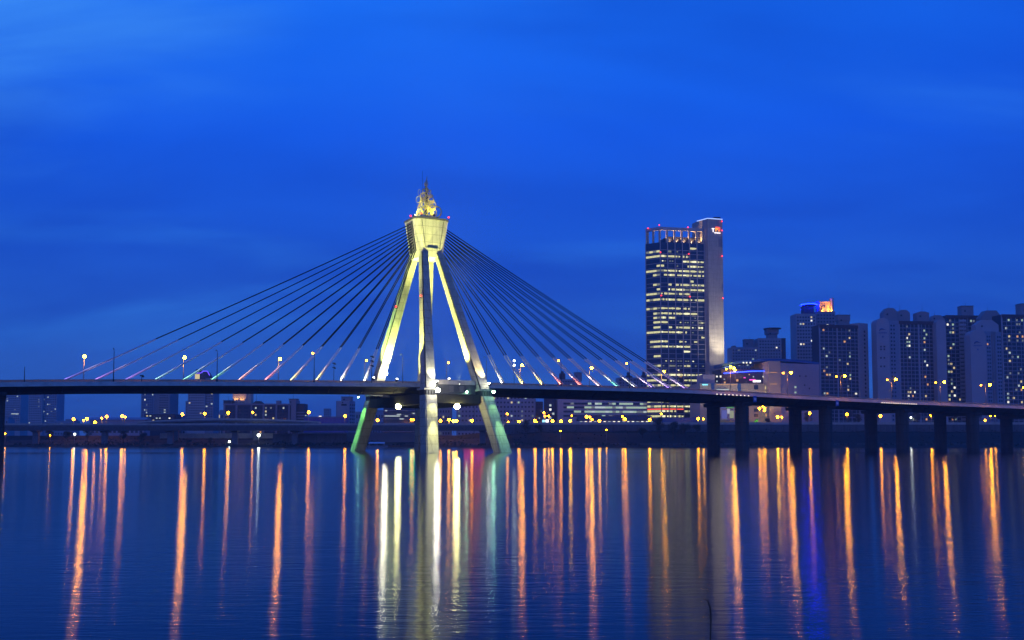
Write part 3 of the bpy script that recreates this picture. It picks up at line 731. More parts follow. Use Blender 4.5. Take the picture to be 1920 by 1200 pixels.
class Building:
    def __init__(s, name, label, cat, px, Y, group=None):
        p = P(px, 800, Y); s.o = Vector((p.x, Y, gz(p.x))); s.root = thing(name, label, cat, s.o, group); s.win = []; s.rnd = random.Random(hash(label) % 9973 if False else sum(map(ord, label)))
    def part(s, mb, name, mat, parent=None): return mb.build(name, mat, parent or s.root, s.o)
    def slab(s, pxl, Yl, pxr, Yr, ytop, depth, mat, name='wall', zbase=None, top=None):
        a, b_ = P(pxl, ytop, Yl), P(pxr, ytop, Yr); zt = (a.z + b_.z)/2 if top is None else top
        z0 = min(gz(a.x), gz(b_.x)) - 1.5 if zbase is None else zbase
        e = Vector((b_.x-a.x, b_.y-a.y, 0)); W = e.length; e /= W; n = Vector((e.y, -e.x, 0))
        A, B_ = flat(a), flat(b_)
        mb = MB(); mb.prism([A, B_, B_-n*depth, A-n*depth], z0, zt); ob = s.part(mb, name, mat)
        return dict(A=A, e=e, n=n, W=W, z0=z0, zt=zt, ob=ob, depth=depth)
    def band(s, f, z, h, name, mat, proud=.25, a=0, b_=None):
        b_ = f['W'] if b_ is None else b_; mb = MB(); c = f['A'] + f['e']*((a+b_)/2) + f['n']*(proud/2) + Vector((0,0,z))
        mb.obox(c, f['e'], f['n'], (b_-a)/2, proud/2 - .01, h/2); return s.part(mb, name, mat)
    def pilaster(s, f, a, wd, mat, proud=.5, zt=None, z0=None, name='pilaster'):
        mb = MB(); z0 = f['z0'] if z0 is None else z0; zt = f['zt'] if zt is None else zt
        mb.obox(f['A'] + f['e']*a + f['n']*(proud/2) + Vector((0,0,(z0+zt)/2)), f['e'], f['n'], wd/2, proud/2-.01, (zt-z0)/2); return s.part(mb, name, mat)
    def w(s, f, a, z, wd, h, key, off=.08):
        s.win.append((f['A'] + f['e']*a + f['n']*off + Vector((0,0,z)), math.atan2(f['e'].y, f['e'].x), wd, h, key))
    def grid(s, f, a0, a1, z0, z1, nc, nr, fw, fh, plit, keys, hot=(), off=.08, dark='glass_dark'):
        """windows in columns and rows; hot columns are lit more often"""
        dx, dzv = (a1-a0)/nc, (z1-z0)/nr
        for i in range(nc):
            for j in range(nr):
                p = plit * (4.5 if i in hot else .6) if hot else plit
                key = s.rnd.choice(keys) if s.rnd.random() < p else dark
                if key is None: continue
                s.w(f, a0+dx*(i+.5), z0+dzv*(j+.5), dx*fw, dzv*fh, key, off)
    def done(s, maxn=100, name='window'):
        lit = [x for x in s.win if not x[4].startswith('glass')]; dark = [x for x in s.win if x[4].startswith('glass')]
        al = lit + dark
        for c, rz, wd, h, key in al[:maxn]:
            ob = bpy.data.objects.new(name, panel_mesh(key)); COL.objects.link(ob); ob.parent = s.root
            ob.location = c - s.o; ob.rotation_euler = (0,0,rz); ob.scale = (wd, .2, h)
        rest = al[maxn:]
        if rest:
            keys = sorted(set(x[4] for x in rest)); mb = MB()
            for c, rz, wd, h, key in rest:
                e = Vector((math.cos(rz), math.sin(rz), 0)); n = Vector((e.y, -e.x, 0)); mb.obox(c, e, n, wd/2, .1, h/2, keys.index(key))
            ob = s.part(mb, name, [M[k] for k in keys]); ob['kind'] = 'stuff'

MIX = ['w0','w0','w1','w1','w2','w2','w4','w4','w5','w3']

def house_on_roof(bd, pxl, pxr, ytop, Y, ybase, mat, depth=8, gable=0.0, flare=0.0, name='penthouse'):
    a, b_ = P(pxl, ytop, Y), P(pxr, ytop, Y); zb = ZP(ybase, Y, pxl) - 1; zt = a.z
    xm, hw = (a.x+b_.x)/2, (b_.x-a.x)/2; mb = MB()
    if gable:
        g_ = gable; pr = [(-1,0),(1,0),(1,1-g_),(.45,1),(-.45,1),(-1,1-g_)]
        mb.loft([[Vector((xm+hw*p, Y+dy, zb+(zt-zb)*q)) for p, q in pr] for dy in (0, depth)])
    else:
        mb.loft([[Vector((xm+p*k, Y+depth/2+q*depth/2*k/hw, z)) for p, q in ((-1,-1),(1,-1),(1,1),(-1,1))] for z, k in ((zb,hw*(1-flare)),(zb+(zt-zb)*.45,hw*(1-flare)),(zb+(zt-zb)*.55,hw),(zt,hw))])
    ob = bd.part(mb, name, mat)
    if hw > 3.5:
        an = MB(); xa = xm + hw*bd.rnd.uniform(-.5,.5); an.tube([Vector((xa, Y+depth*.5, zt-1)), Vector((xa, Y+depth*.5, zt+bd.rnd.uniform(3.5,6.5)))], [.16,.07], 5); bd.part(an, 'aerial', M['darksteel'], ob)
        dk = MB(); dk.obox(Vector((xm-hw*.45, Y-.06, zb+(zt-zb)*.55)), Vector((1,0,0)), Vector((0,-1,0)), .8, .06, .8); bd.part(dk, 'vent', M['glass_dark'], ob)
        if not gable:
            ev = MB(); ev.box(xm-hw-.35, xm+hw+.35, Y-.35, Y+depth+.35, zt+.003, zt+.45); bd.part(ev, 'eave', M['roof_red'], ob)
    return ob

def end_wall(bd, pxl, pxr, ytop, Y, depth, mat, name='end_wall'):
    """a blind gable wall with a rounded top"""
    a, b_ = P(pxl, ytop, Y), P(pxr, ytop, Y); xm, hw = (a.x+b_.x)/2, (b_.x-a.x)/2; z0, zt = gz(xm)-1.5, a.z; hgt = hw*.75
    prof_ = [(-1,z0),(1,z0)] + [(math.cos(an), zt-hgt+hgt*math.sin(an)) for an in [math.pi*i/10 for i in range(11)]]
    mb = MB(); mb.loft([[Vector((xm+hw*p, Y+dy, z)) for p, z in prof_] for dy in (0, depth)])
    return bd.part(mb, name, mat), xm, hw, z0, zt

def balcony_block(bd, pxl, Yl, pxr, Yr, ytop, depth, floors, ncol, hot, piers=(), plit=.05, keys=MIX, roofmat='roof_red', wallmat='facade_dark', railmat='facade_grey', split=True):
    f = bd.slab(pxl, Yl, pxr, Yr, ytop, depth, M[wallmat])
    H = f['zt'] - f['z0'] - 3; fh = H / floors
    for j in range(floors):
        bd.band(f, f['z0'] + fh*(j+.12), fh*.24, 'balcony', M[railmat], .55)
    for a in piers: bd.pilaster(f, f['W']*a, 1.1, M['facade_pale'], .8)
    for q_ in range(1, ncol): bd.pilaster(f, f['W']*q_/ncol, .28, M['facade_pale'], .62, name='mullion')
    bd.grid(f, .3, f['W']-.3, f['z0'], f['z0']+H, int(ncol*1.7), floors, .66, .5, plit*1.25, keys, [int(h_*1.7)+d_ for h_ in hot for d_ in (0,1)], .1)
    bd.band(f, f['zt']-1.2, 3.0, 'roof_edge', M[roofmat], .9, -.4, f['W']+.4)
    return f

# --- glass office tower with floodlit core wall
YT = 852.0
of = Building('office_tower', 'tall glass office tower with lit floors, open roof frame and floodlit blank core wall', 'office tower', 1270, YT)
pa, pb, pc = P(1210.5, 455, YT+9), P(1237.5, 455, YT), P(1320, 455, YT+8)
zt = ZP(454, YT, 1237)
A_, B_, C_ = flat(pa), flat(pb), flat(pc)
nB = Vector(((C_-B_).normalized().y, -(C_-B_).normalized().x, 0))
body = MB(); body.prism([A_, B_, C_, C_-nB*30, A_*1.03], gz(150)-1.5, zt); of.part(body, 'wall', M['glass_dark'])
def fdict(A, Bq, z0, z1):
    e = (Bq-A); W = e.length; e = e/W; return dict(A=A, e=e, n=Vector((e.y,-e.x,0)), W=W, z0=z0, zt=z1)
fl_, fm_ = fdict(A_, B_, gz(150)-1.5, zt), fdict(B_, C_, gz(150)-1.5, zt)
# mullions and floor bands
for i in range(7): of.pilaster(fm_, fm_['W']*i/6, .75, M['mullion'], .7, name='mullion')
of.pilaster(fl_, .2, .6, M['mullion'], .6, name='mullion')
rows = {360:'....O..L'[:0]}
spec = [  # pixel row, open-river face fraction lit, six bays of the main face (o lit, d dim, b bright, h half, . dark)
 (465,0,'....o.'),(472,1,'.hdd..'),(481,1,'oooo..'),(490,0,'dddooo'),(499,.4,'h.dhoo'),(508,1,'oooooo'),(516,.6,'hooooo'),(527,0,'....h.'),(534,.5,'.hooood'[:6]),(543,.4,'.oooooh'[:6]),(551,1,'oooo..'),(562,1,'oooooo'),(570,0,'d.....'),
 (578.5,1,'oooo..'),(588,.6,'ooooo.'),(596,.7,'oo..d.'),(604.5,.5,'oddddo'),(614,.5,'dhoodo'),(623,1,'ooohdd'),(632,0,'...h.h'),(640.6,.75,'o.hdh.'),(650,.8,'oooo..'),(659,0,'...o..'),(668,.6,'......'),(677,0,'dddddd'),(686,.5,'dododd'),(694,.2,'d.d...'),(703,1,'oobboo'),(713,1,'oodooo'),(722.5,1,'oooooo'),(732,1,'oooooo'),(743,1,'oooooo'),(753,1,'ooooo.'),(762,1,'oooooo'),(771,1,'bo.oo.'),(780.5,1,'boo.oo'),(790,0,'.ooooo')]
def key_of(ch): return {'o':'o0','d':'o1','b':'o2','h':'o0'}.get(ch)
rr = random.Random(5)
for y, fr, bays in spec:
    z = ZP(y, YT+3, 1270); hh = 1.75
    if fr > 0:
        ns = 4
        for i in range(ns):
            if (ns - i)/ns <= fr + .01 or fr >= 1: of.w(fl_, fl_['W']*(i+.5)/ns, z, fl_['W']/ns*.93, hh, 'o0' if rr.random() > .25 else 'o1')
    bw = fm_['W']/6
    for i, ch in enumerate(bays):
        k = key_of(ch)
        if not k: continue
        if rr.random() < .18 and k == 'o0': k = rr.choice(['o1','o2'])
        n4 = 4 if ch in 'ob' else 2
        c0_ = bw*(i+.5) + (rr.choice((-.2,.2))*bw if ch == 'h' else 0)
        for q_ in range(n4):
            if ch == 'd' and rr.random() < .4: continue
            if rr.random() < .06: continue
            kk = k if rr.random() < .6 else rr.choice(['o0','o1','o2','o0'])
            pw = bw*.86/4 if n4 == 4 or ch == 'h' else bw*.2
            of.w(fm_, c0_ + (q_-(n4-1)/2)*bw*.86/4*(1 if ch != 'd' else 1.6), z + rr.uniform(-.05,.05), pw*.93, hh*(rr.choice((1,1,.85,.7)) if ch != 'd' else .55), kk)
        continue
        wd = 0
        of.w(fm_, bw*(i+.5)+ (rr.uniform(-.15,.15)*bw if ch in 'hd' else 0), z + rr.uniform(-.1,.1), wd, hh*(1 if ch != 'd' else .7), k)
    for f in (fl_, fm_):
        of.band(f, z - 2.05, .5, 'floor_band', M['mullion'], .22)
of.done(100)
# roof frame
zc0, zc1 = zt, ZP(426, YT, 1237)
for f, n_ in ((fl_, 2), (fm_, 6)):
    for i in range(n_+1):
        a = f['W']*i/n_
        if f is fm_ and i == 0: continue
        mb = MB(); mb.obox(f['A']+f['e']*min(max(a,.8),f['W']-.8)-f['n']*.9+Vector((0,0,(zc0+zc1)/2)), f['e'], f['n'], .75, .8, (zc1-zc0)/2); of.part(mb, 'roof_column', M['gold_wall'])
    mb = MB(); mb.obox(f['A']+f['e']*(f['W']/2)-f['n']*.9+Vector((0,0,zc1-.9)), f['e'], f['n'], f['W']/2, 1.1, 1.3); of.part(mb, 'roof_beam', M['mullion'])
mb = MB(); mb.prism([B_+fm_['e']*8-nB*4, C_-fm_['e']*1-nB*4, C_-fm_['e']*1-nB*24, B_+fm_['e']*8-nB*24], zt-.5, ZP(441, YT, 1280)); of.part(mb, 'plant_room', M['facade_dark'])
mb = MB(); q0 = A_*1.012; mb.prism([q0+Vector((1,0,0)), q0+Vector((3,0,0)), q0+Vector((3,2,0)), q0+Vector((1,2,0))], zt-.5, zc1); of.part(mb, 'roof_column', M['gold_wall'])
# core wall
cA, cB, cC = flat(P(1327, 412, YT+4)), flat(P(1354.5, 412, YT+8)), flat(P(1307, 415, YT+15))
zk = ZP(410, YT+4, 1327)
zl = ZP(692, YT+4, 1340)
e_ = (cB-cA).normalized(); n2 = Vector((e_.y,-e_.x,0))
mb = MB(); mb.prism([cA, cB, cB-n2*26, cC-n2*10, cC], zl, zk); of.part(mb, 'core_wall', M['core'])
mb = MB(); mb.loft([[q_ for q_ in [Vector((p.x,p.y,z)) for p in (cA, cA+(cB-cA)*k, cB-n2*26+(cA-cB)*(1-k)*.5, cC-n2*10, cC)]] for z, k in ((zl-16,.55),(zl-8,.72),(zl-3,.9),(zl-.01,1))]); of.part(mb, 'core_foot', M['core'])
mb = MB(); mb.prism([C_+Vector((-.5,2,0)), cA+Vector((0,6,0)), cA+Vector((0,16,0)), C_+Vector((-.5,16,0))], gz(150)-1, ZP(432, YT+6, 1322)); of.part(mb, 'link_wall', M['facade_dark'])
for i in range(2): 
    x = C_ + (cA-C_)*(.3+.35*i); mb = MB(); mb.tube([Vector((x.x, x.y+1.2, gz(150))), Vector((x.x, x.y+1.2, ZP(470, YT+6, 1322)))], .5, 6); of.part(mb, 'service_pipe', M['mullion'])
mb = MB(); mb.tube([Vector((cC.x,cC.y,zk+.3)), Vector((cA.x,cA.y,zk+.3)), Vector((cB.x,cB.y,zk+.3))], .42, 6); of.part(mb, 'roof_light_strip', glow('roof_strip', (.35,.5,1), 1.5, False))
mb = MB(); mb.box(cA.x+7, cA.x+13, cA.y+8, cA.y+14, zk, zk+3.4); of.part(mb, 'roof_hut', M['facade_dark'])
f_core = fdict(cA, cB, zl, zk)
mb = MB(); mb.obox(cA+e_*(f_core['W']*.84)+n2*.1+Vector((0,0,ZP(455, YT+6, 1350))), e_, n2, 2.0, .08, 3.7); of.part(mb, 'louvre_panel', M['facade_grey'])
# sign on the core wall: a white T, orange-red M shaped blocks, white lettering below
def text_mesh(body, size, mat, parent, off, pos, rz, name, ext=.12, align='CENTER'):
    cu = bpy.data.curves.new(name, 'FONT'); cu.body = body; cu.size = size; cu.extrude = ext; cu.align_x = align; cu.align_y = 'CENTER'; cu.resolution_u = 2
    tmp = bpy.data.objects.new(name, cu); COL.objects.link(tmp)
    dg = bpy.context.evaluated_depsgraph_get(); dg.update()
    me = bpy.data.meshes.new_from_object(tmp.evaluated_get(dg)); bpy.data.objects.remove(tmp)
    me.materials.clear(); me.materials.append(mat)
    ob = bpy.data.objects.new(name, me); COL.objects.link(ob); ob.parent = parent
    ob.location = pos - off; ob.rotation_euler = (R(90), 0, rz)
    return ob
rz_c = math.atan2(e_.y, e_.x)
sg = cA + e_*(f_core['W']*.55) + n2*.35
z_s = ZP(431, YT+6, 1341)
sgn_ = MB(); sgn_.obox(sg + Vector((0,0,z_s-2.7)) + e_*1.2, e_, n2, 3.0, .12, .3); sign_back = of.part(sgn_, 'roof_sign', M['sign_white'])
text_mesh('T', 4.6, M['sign_white'], sign_back, of.o, sg + e_*(-2.9) + Vector((0,0,z_s-.6)), rz_c, 'sign_letter', .25)
text_mesh('M', 5.6, M['sign_orange'], sign_back, of.o, sg + e_*(1.3) + Vector((0,0,z_s+.2)), rz_c, 'sign_letter', .25)
mb = MB(); mb.obox(sg + e_*3.0 + Vector((0,0,z_s+.9)) + n2*.1, e_, n2, .8, .2, 1.4); mb.obox(sg + e_*1.0 + Vector((0,0,z_s+2.2))+ n2*.1, e_, n2, 1.6, .2, .55); of.part(mb, 'sign_block', M['sign_red'], sign_back)
for px, py, Yq in ((1215,428,YT+6),(1236,422,YT-.5),(1290,426,YT+4),(1353.5,415,YT+6),(1354,432,YT+6),(1238.5,473,YT-1.2),(1291.5,476,YT+3),(1354,480,YT+6),(1240,554,YT-1.2),(1293.5,556,YT+3),(1355.5,559,YT+6)):
    red_lamp(P(px, py, Yq), '', (of.root, of.o), .6)
# podium strip: red band and floodlights for the core
of.band(fl_, ZP(767, YT, 1240), .9, 'red_band', M['sign_red'], .3); of.band(fm_, ZP(767, YT, 1240), .9, 'red_band', M['sign_red'], .3, 0, fm_['W']*.5)
def wash(root, off, pos, tgt, energy, col, size, blend=.7):
    mb = MB(); mb.obox(pos, Vector((1,0,0)), Vector((0,1,0)), .5, .4, .3); mb.build('wall_washer', M['darksteel'], root, off)
    ld = bpy.data.lights.new('wall_washer', 'SPOT'); ld.energy = energy; ld.color = col; ld.spot_size = R(size); ld.spot_blend = blend; ld.shadow_soft_size = .5
    lo = bpy.data.objects.new('wall_washer_beam', ld); COL.objects.link(lo); lo.parent = root; lo.location = pos - off + Vector((0,0,.4)) - 0*Vector((0,0,0))
    lo.rotation_euler = (tgt - pos).to_track_quat('-Z', 'Y').to_euler()
wc = cA + e_*(f_core['W']*.5)
wash(of.root, of.o, wc + n2*22 + Vector((0,0,ZP(706,YT,1340))), wc + Vector((0,0,ZP(600,YT,1340))), 60000, (1,.86,.56), 95)
wash(of.root, of.o, wc + n2*14 + e_*4 + Vector((0,0,ZP(706,YT,1340))), wc + Vector((0,0,ZP(520,YT,1340))), 300000, (1,.88,.62), 60)
for i in range(6):
    q = B_ + fm_['e']*(fm_['W']*(i+.5)/6) - nB*3.5
    wash(of.root, of.o, q + Vector((0,0,zt+.4)), q + nB*2 + Vector((0,0,zt+14)), 14000, (1,.62,.25), 110)

# --- shopping hall beside the tower: curved blue roof, tan panels, neon line
YM = 800.0
mall = Building('shopping_hall', 'long shopping hall with curved blue roof, pale panel walls and a thin blue neon line', 'shopping hall', 1420, YM)
f1 = mall.slab(1312, YM, 1448, YM+6, 719, 30, M['facade_tan']); mall.band(f1, f1['zt']-1.0, .35, 'wall_light', M['sodium_dim'] if False else M['w3'], .2, 14, 34)
f2 = mall.slab(1352, YM+9, 1444, YM+12, 692, 26, M['facade_dark'], 'gallery')
f3 = mall.slab(1441, YM-1, 1463, YM, 677, 34, M['facade_tan'], 'panel_wall')
f4 = mall.slab(1463.2, YM+1, 1536, YM+16, 682, 40, M['facade_blue'], 'side_hall')
f5 = mall.slab(1318, YM+4, 1340, YM+5, 702, 18, M['facade_pale'], 'corner_block')
# blue roof, an arc in elevation
mb = MB(); secs = []
for i in range(17):
    fx = i/16; px = 1352 + (1536-1352)*fx; yt = 688 - 15.5*math.sin(math.pi*min(1, .12+fx*.70)) ; q = P(px, yt, YM+8+10*fx)
    secs.append([Vector((q.x, q.y, q.z-2.0)), Vector((q.x, q.y, q.z)), Vector((q.x, q.y+30, q.z+1)), Vector((q.x, q.y+30, q.z-2.0))])
mb.loft(secs); mall.part(mb, 'roof', M['roof_blue'])
mb = MB(); mb.tube([P(1357, 700, YM+8.3), P(1380, 698, YM+8.4), P(1410, 696, YM+8.8), P(1441, 695.5, YM+9.2)], .35, 6); mall.part(mb, 'neon_line', M['neon_blue'])
for px, py, rad, k in ((1394,680,.7,'w5'),(1400,680,.7,'w5'),(1407,680,.8,'w5')):
    MB().ball(P(px, py, YM+7.6), rad, 8, 6).build('roof_lamp', M['w5'], mall.root, mall.o)
def wpx(bd, f, px, py, Y, wpx_, hpx, key):
    q = P(px, py, Y); a = (flat(q) - f['A']).dot(f['e']); k = Y/F
    bd.w(f, a, q.z, wpx_*k, hpx*k, key, .12)
for px, py, wq, hq, k in ((1344,706,3,3,'w5'),(1351,706,3,3.5,'w5'),(1383,713,4,4,'w3'),(1406,702,2,2,'w3'),(1414,706,2.4,2.4,'w1'),(1433,706,2.6,2.6,'w5'),(1437,711,2,2,'w0'),(1358,711,2,2,'w1'),(1330,715,2.5,2.5,'w1'),(1344,715,2.5,2.5,'w1'),(1359,717,3,3,'w3'),(1390,707,2,1.5,'w4'),(1400,716,2,1.5,'w4'),(1397,708,4,1.5,'neon_pink')):
    wpx(mall, f2, px, py, YM+9, wq, hq, k)
mb = MB(); mb.obox(P(1419, 714.7, YM+8.3), Vector((1,0,0)), Vector((0,-1,0)), 3.2, .2, .8); sgm = mall.part(mb, 'sign_white', M['sign_white'])
mb = MB(); mb.obox(P(1411, 712.2, YM+8.3), Vector((1,0,0)), Vector((0,-1,0)), 2.6, .2, .5); mall.part(mb, 'sign_pink', M['neon_pink'])
mb = MB(); mb.obox(P(1322, 721.3, YM-.8), Vector((1,0,0)), Vector((0,-1,0)), 2.2, .2, .55); mall.part(mb, 'sign_cyan', M['sign_cyan'])
mb = MB(); mb.obox(P(1355, 730.5, YM-.4), Vector((1,0,0)), Vector((0,-1,0)), 5, .15, .4); mall.part(mb, 'light_strip', M['w1'])
for px in (1337, 1388): mall.pilaster(f1, (P(px,730,YM).x-f1['A'].x), 2.6, M['roof_blue'], .6)
for px, py, wq, hq, k in ((1418,726,8,8,'glass_dark'),(1437,727,3.2,5,'w0'),(1442,727,3.2,5,'w3'),(1437,736,3.2,3.5,'w0'),(1442,736,3.2,3.5,'w0'),(1418,769,8,6,'glass_dark'),(1418,779,8,6,'glass_dark'),(1438,768,3.2,5,'w0'),(1443,768,3.2,5,'w3'),(1438,778,3.2,5,'w3'),(1443,778,3.2,5,'w3')):
    wpx(mall, f1, px, py, YM+4, wq, hq, k)
for px, py, wq, hq, k in ((1489,726,4,3.5,'w2'),(1489,736,4,3,'w2'),(1512,722,3,3,'glass_dark'),(1524,728,3,3,'glass_dark'),(1500,705,3,3,'glass_dark'),(1515,705,3,3,'glass_dark')):
    wpx(mall, f4, px, py, YM+8, wq, hq, k)
mall.band(f3, ZP(698.5, YM, 1450), .35, 'wall_light', M['w3'], .2, 1, 7); mall.band(f3, ZP(720, YM, 1450), .35, 'wall_light', M['w3'], .2, 1, 7)
mall.done(100)
wash(mall.root, mall.o, P(1385, 742, YM-14), P(1390, 715, YM), 8000, (1,.8,.55), 120)
wash(mall.root, mall.o, P(1330, 760, YM-20), P(1335, 715, YM), 13000, (1,.85,.62), 120)
wash(mall.root, mall.o, P(1452, 775, YM-16), P(1450, 720, YM), 10000, (1,.8,.55), 110)
# advertisement panels under the deck
bb = Building('advert_panel', 'lit blue, green and white advertising panel seen between the bridge columns', 'billboard', 1363, YM-6)
fb = bb.slab(1351, YM-5, 1377, YM-5, 760, .6, M['facade_pale'], 'board', zbase=ZP(788, YM-5))
for cx, cy_, wq, hq, key in ((1356,764,9,3,'b_blue'),(1369,763,13,5,'b_green'),(1358,777,10,16,'b_blue'),(1366,771,5,9,'b_white'),(1372,777,8,14,'b_pale')):
    if key not in M:
        M[key] = glow(key.replace('b_','backlit_'), {'b_blue':(.14,.16,.62),'b_green':(.14,.50,.10),'b_white':(.75,.8,.9),'b_pale':(.5,.55,.35)}[key], .55, False)
    k = (YM-5)/F; mb = MB(); mb.obox(P(cx, cy_, YM-5.2), Vector((1,0,0)), Vector((0,-1,0)), wq*k/2, .1, hq*k/2); bb.part(mb, 'picture_field', M[key])

# --- twin stepped apartment with water tower, behind the hall
ap = Building('apartment_block', 'stepped pale apartment block with flared rooftop tank, behind the blue roofed hall', 'apartment block', 1420, 960)
f = ap.slab(1371, 958, 1421, 958, 651, 18, M['facade_pale']); ap.grid(f, .8, f['W']-.8, f['zt']-34, f['zt']-1.5, 9, 11, .5, .42, .06, MIX)
f = ap.slab(1421.3, 956, 1465, 956, 634, 20, M['facade_pale']); ap.grid(f, .8, f['W']-.8, f['zt']-42, f['zt']-1.5, 8, 13, .5, .42, .05, MIX)
f = ap.slab(1465.2, 957, 1473, 957, 634, 18, M['facade_dark'])
house_on_roof(ap, 1396, 1413, 637, 962, 652, M['facade_grey']); house_on_roof(ap, 1374, 1380, 648, 962, 652, M['facade_grey'])
house_on_roof(ap, 1438, 1460, 617, 962, 634, M['facade_grey'], 10, 0, .2)
mb = MB(); q = P(1448, 617.5, 967); mb.loft([[q+Vector((r*math.cos(a), r*math.sin(a), z)) for a in [2*math.pi*j/12 for j in range(12)]] for z, r in ((-.6,5.0),(.2,8.8),(.9,8.8))]); ap.part(mb, 'roof_ring', M['facade_dark'])
ap.done()

# --- slim tower with blue ring and glowing crown
st = Building('slim_tower', 'slim pale residential tower with a blue neon roof ring and a glowing orange crown', 'apartment tower', 1528, 985)
f = st.slab(1492, 984, 1530, 984, 588, 20, M['facade_pale']); st.grid(f, .6, f['W']-.6, f['zt']-84, f['zt']-2, 7, 24, .55, .45, .035, ['w0','w0','w5','w1'], (1, 5))
f = st.slab(1530.3, 988, 1566, 988, 584, 20, M['facade_grey']); st.grid(f, .6, f['W']-.6, f['zt']-84, f['zt']-2, 6, 24, .55, .45, .035, ['w0','w5','w1'], (3,))
house_on_roof(st, 1507, 1526, 574, 990, 589, M['facade_dark'], 10)
mb = MB(); q = P(1517, 571.5, 995); mb.torus(q, (0,0,1), 8.0, .35, 24, 6); st.part(mb, 'neon_ring', M['neon_ring'])
mb = MB(); mb.loft([[q+Vector((r*math.cos(a), r*math.sin(a), z)) for a in [2*math.pi*j/12 for j in range(12)]] for z, r in ((-1.6,5.0),(-.5,7.6),(-.4,7.6))]); st.part(mb, 'roof_ring', M['facade_dark'])
cw = MB(); a, b_ = P(1535, 563, 992), P(1563, 563, 992); zb = ZP(586, 992)
cw.box(a.x, b_.x, 1001, 1002, zb-1, a.z); cw.box(b_.x-1.2, b_.x, 992, 1001.99, zb-1, a.z+2.5); cw.box(a.x, a.x+1, 992, 1001.99, zb-1, a.z); st.part(cw, 'crown_wall', M['gold_wall'])
cw = MB(); xm = (a.x+b_.x)/2; cw.loft([[Vector((xm-5+p_, 996+q_, zb)) for p_, q_ in ((0,0),(10,0),(10,3),(0,3))], [Vector((xm+p_, 996+q_, zb+9)) for p_, q_ in ((-.6,0),(.6,0),(.6,3),(-.6,3))]]); st.part(cw, 'crown_gable', M['facade_grey'])
for dx, en in ((-4,26000),(5,44000)): wash(st.root, st.o, Vector((xm+dx, 993.5, zb+.3)), Vector((xm+dx, 1001, zb+5)), en, (1,.32,.02), 130)
st.done()

# --- the apartment slabs on the office-tower side
G2 = 'apartment slabs along the far bank'
a0 = Building('apartment_slab', 'dark apartment slab standing alone between the slim tower and the long apartment row', 'apartment block', 1580, 905, G2)
balcony_block(a0, 1536, 900, 1610, 908, 610, 14, 27, 9, (1, 6), (.0, .44, .99), .045)
f = a0.slab(1610.3, 906, 1627, 912, 606, 14, M['facade_pale'], 'end_wall'); a0.grid(f, f['W']*.45, f['W']*.75, f['z0']+3, f['zt']-6, 1, 24, .5, .5, .02, MIX)
house_on_roof(a0, 1571, 1594, 591, 910, 610, M['facade_grey'], 9, 0, .1); a0.done()

a1 = Building('apartment_slab', 'apartment slab with tallest round topped end wall, next to the lone dark slab', 'apartment block', 1700, 900, G2)
_, xm, hw, z0, zt_ = end_wall(a1, 1643, 1667, 596, 893, 13, M['facade_pale'])
f = a1.slab(1667.2, 896, 1685, 899, 601, 14, M['facade_blue'], 'side_wall'); a1.grid(f, f['W']*.05, f['W']*.62, f['z0']+3, f['zt']-3, 2, 26, .5, .45, .05, MIX)
balcony_block(a1, 1685.2, 900, 1755, 905, 603, 14, 27, 10, (2, 7), (.0, .52), .05)
end_wall(a1, 1755.3, 1773, 599, 897, 12, M['facade_pale'])
def wall_mark(bd, px, py, Yw):
    k = Yw/F; q = P(px, py, Yw-.12); ft = flat(q) - Vector((0,.0,0)); mb = MB()
    for dy_, w_, h_ in ((5.2,16,2.0),(12.5,4,3.0)):
        n__ = max(1, int(w_/3))
        for i in range(n__): mb.obox(q + Vector(((i-(n__-1)/2)*w_/n__*k, 0, -dy_*k)), Vector((1,0,0)), Vector((0,-1,0)), w_/n__*k*.36, .1, h_*k/2)
    bd.part(mb, 'wall_lettering', M['roof_blue'])
    mb = MB(); mb.tube([q + Vector((x*k, 0, z*k)) for x, z in ((-6,-1.6),(-5,1),(-2.5,2.6),(.5,2.2),(2,1),(6,.8))], [.3,.6,.8,.6,.35,.15], 6); bd.part(mb, 'wall_emblem', M['neon_blue'] if False else M['roof_blue'])
wall_mark(a1, 1655, 619, 893)
for y in (650, 655, 671, 687):
    for dx in (-3.2, 3.2):
        mb = MB(); mb.obox(P(1655+dx, y, 892.9), Vector((1,0,0)), Vector((0,-1,0)), .75, .06, .8); a1.part(mb, 'wall_vent', M['facade_dark'])
house_on_roof(a1, 1656, 1683, 577.5, 904, 602, M['facade_grey'], 9, .3); house_on_roof(a1, 1683.5, 1706, 581, 906, 602, M['facade_grey'], 9, .25); house_on_roof(a1, 1719, 1742, 584, 908, 602, M['facade_grey'], 9, .12, 0)
house_on_roof(a1, 1744, 1772, 591, 912, 603, M['facade_grey'], 8, .6)
a1.done()

a2 = Building('apartment_slab', 'apartment slab with pale blue balcony column in the middle of the long row', 'apartment block', 1800, 925, G2)
f = balcony_block(a2, 1773.3, 922, 1838, 926, 592, 14, 28, 8, (0, 1, 6), (), .07)
for i in range(28):
    z = f['z0'] + (f['zt']-f['z0']-3)*(i+.5)/28; mb = MB(); mb.obox(f['A']+f['e']*(f['W']*.46)+f['n']*.8+Vector((0,0,z)), f['e'], f['n'], 3.6, .7, 1.0); a2.part(mb, 'balcony', M['facade_pale'])
house_on_roof(a2, 1803, 1825, 574, 930, 592, M['facade_grey'], 9); a2.done()

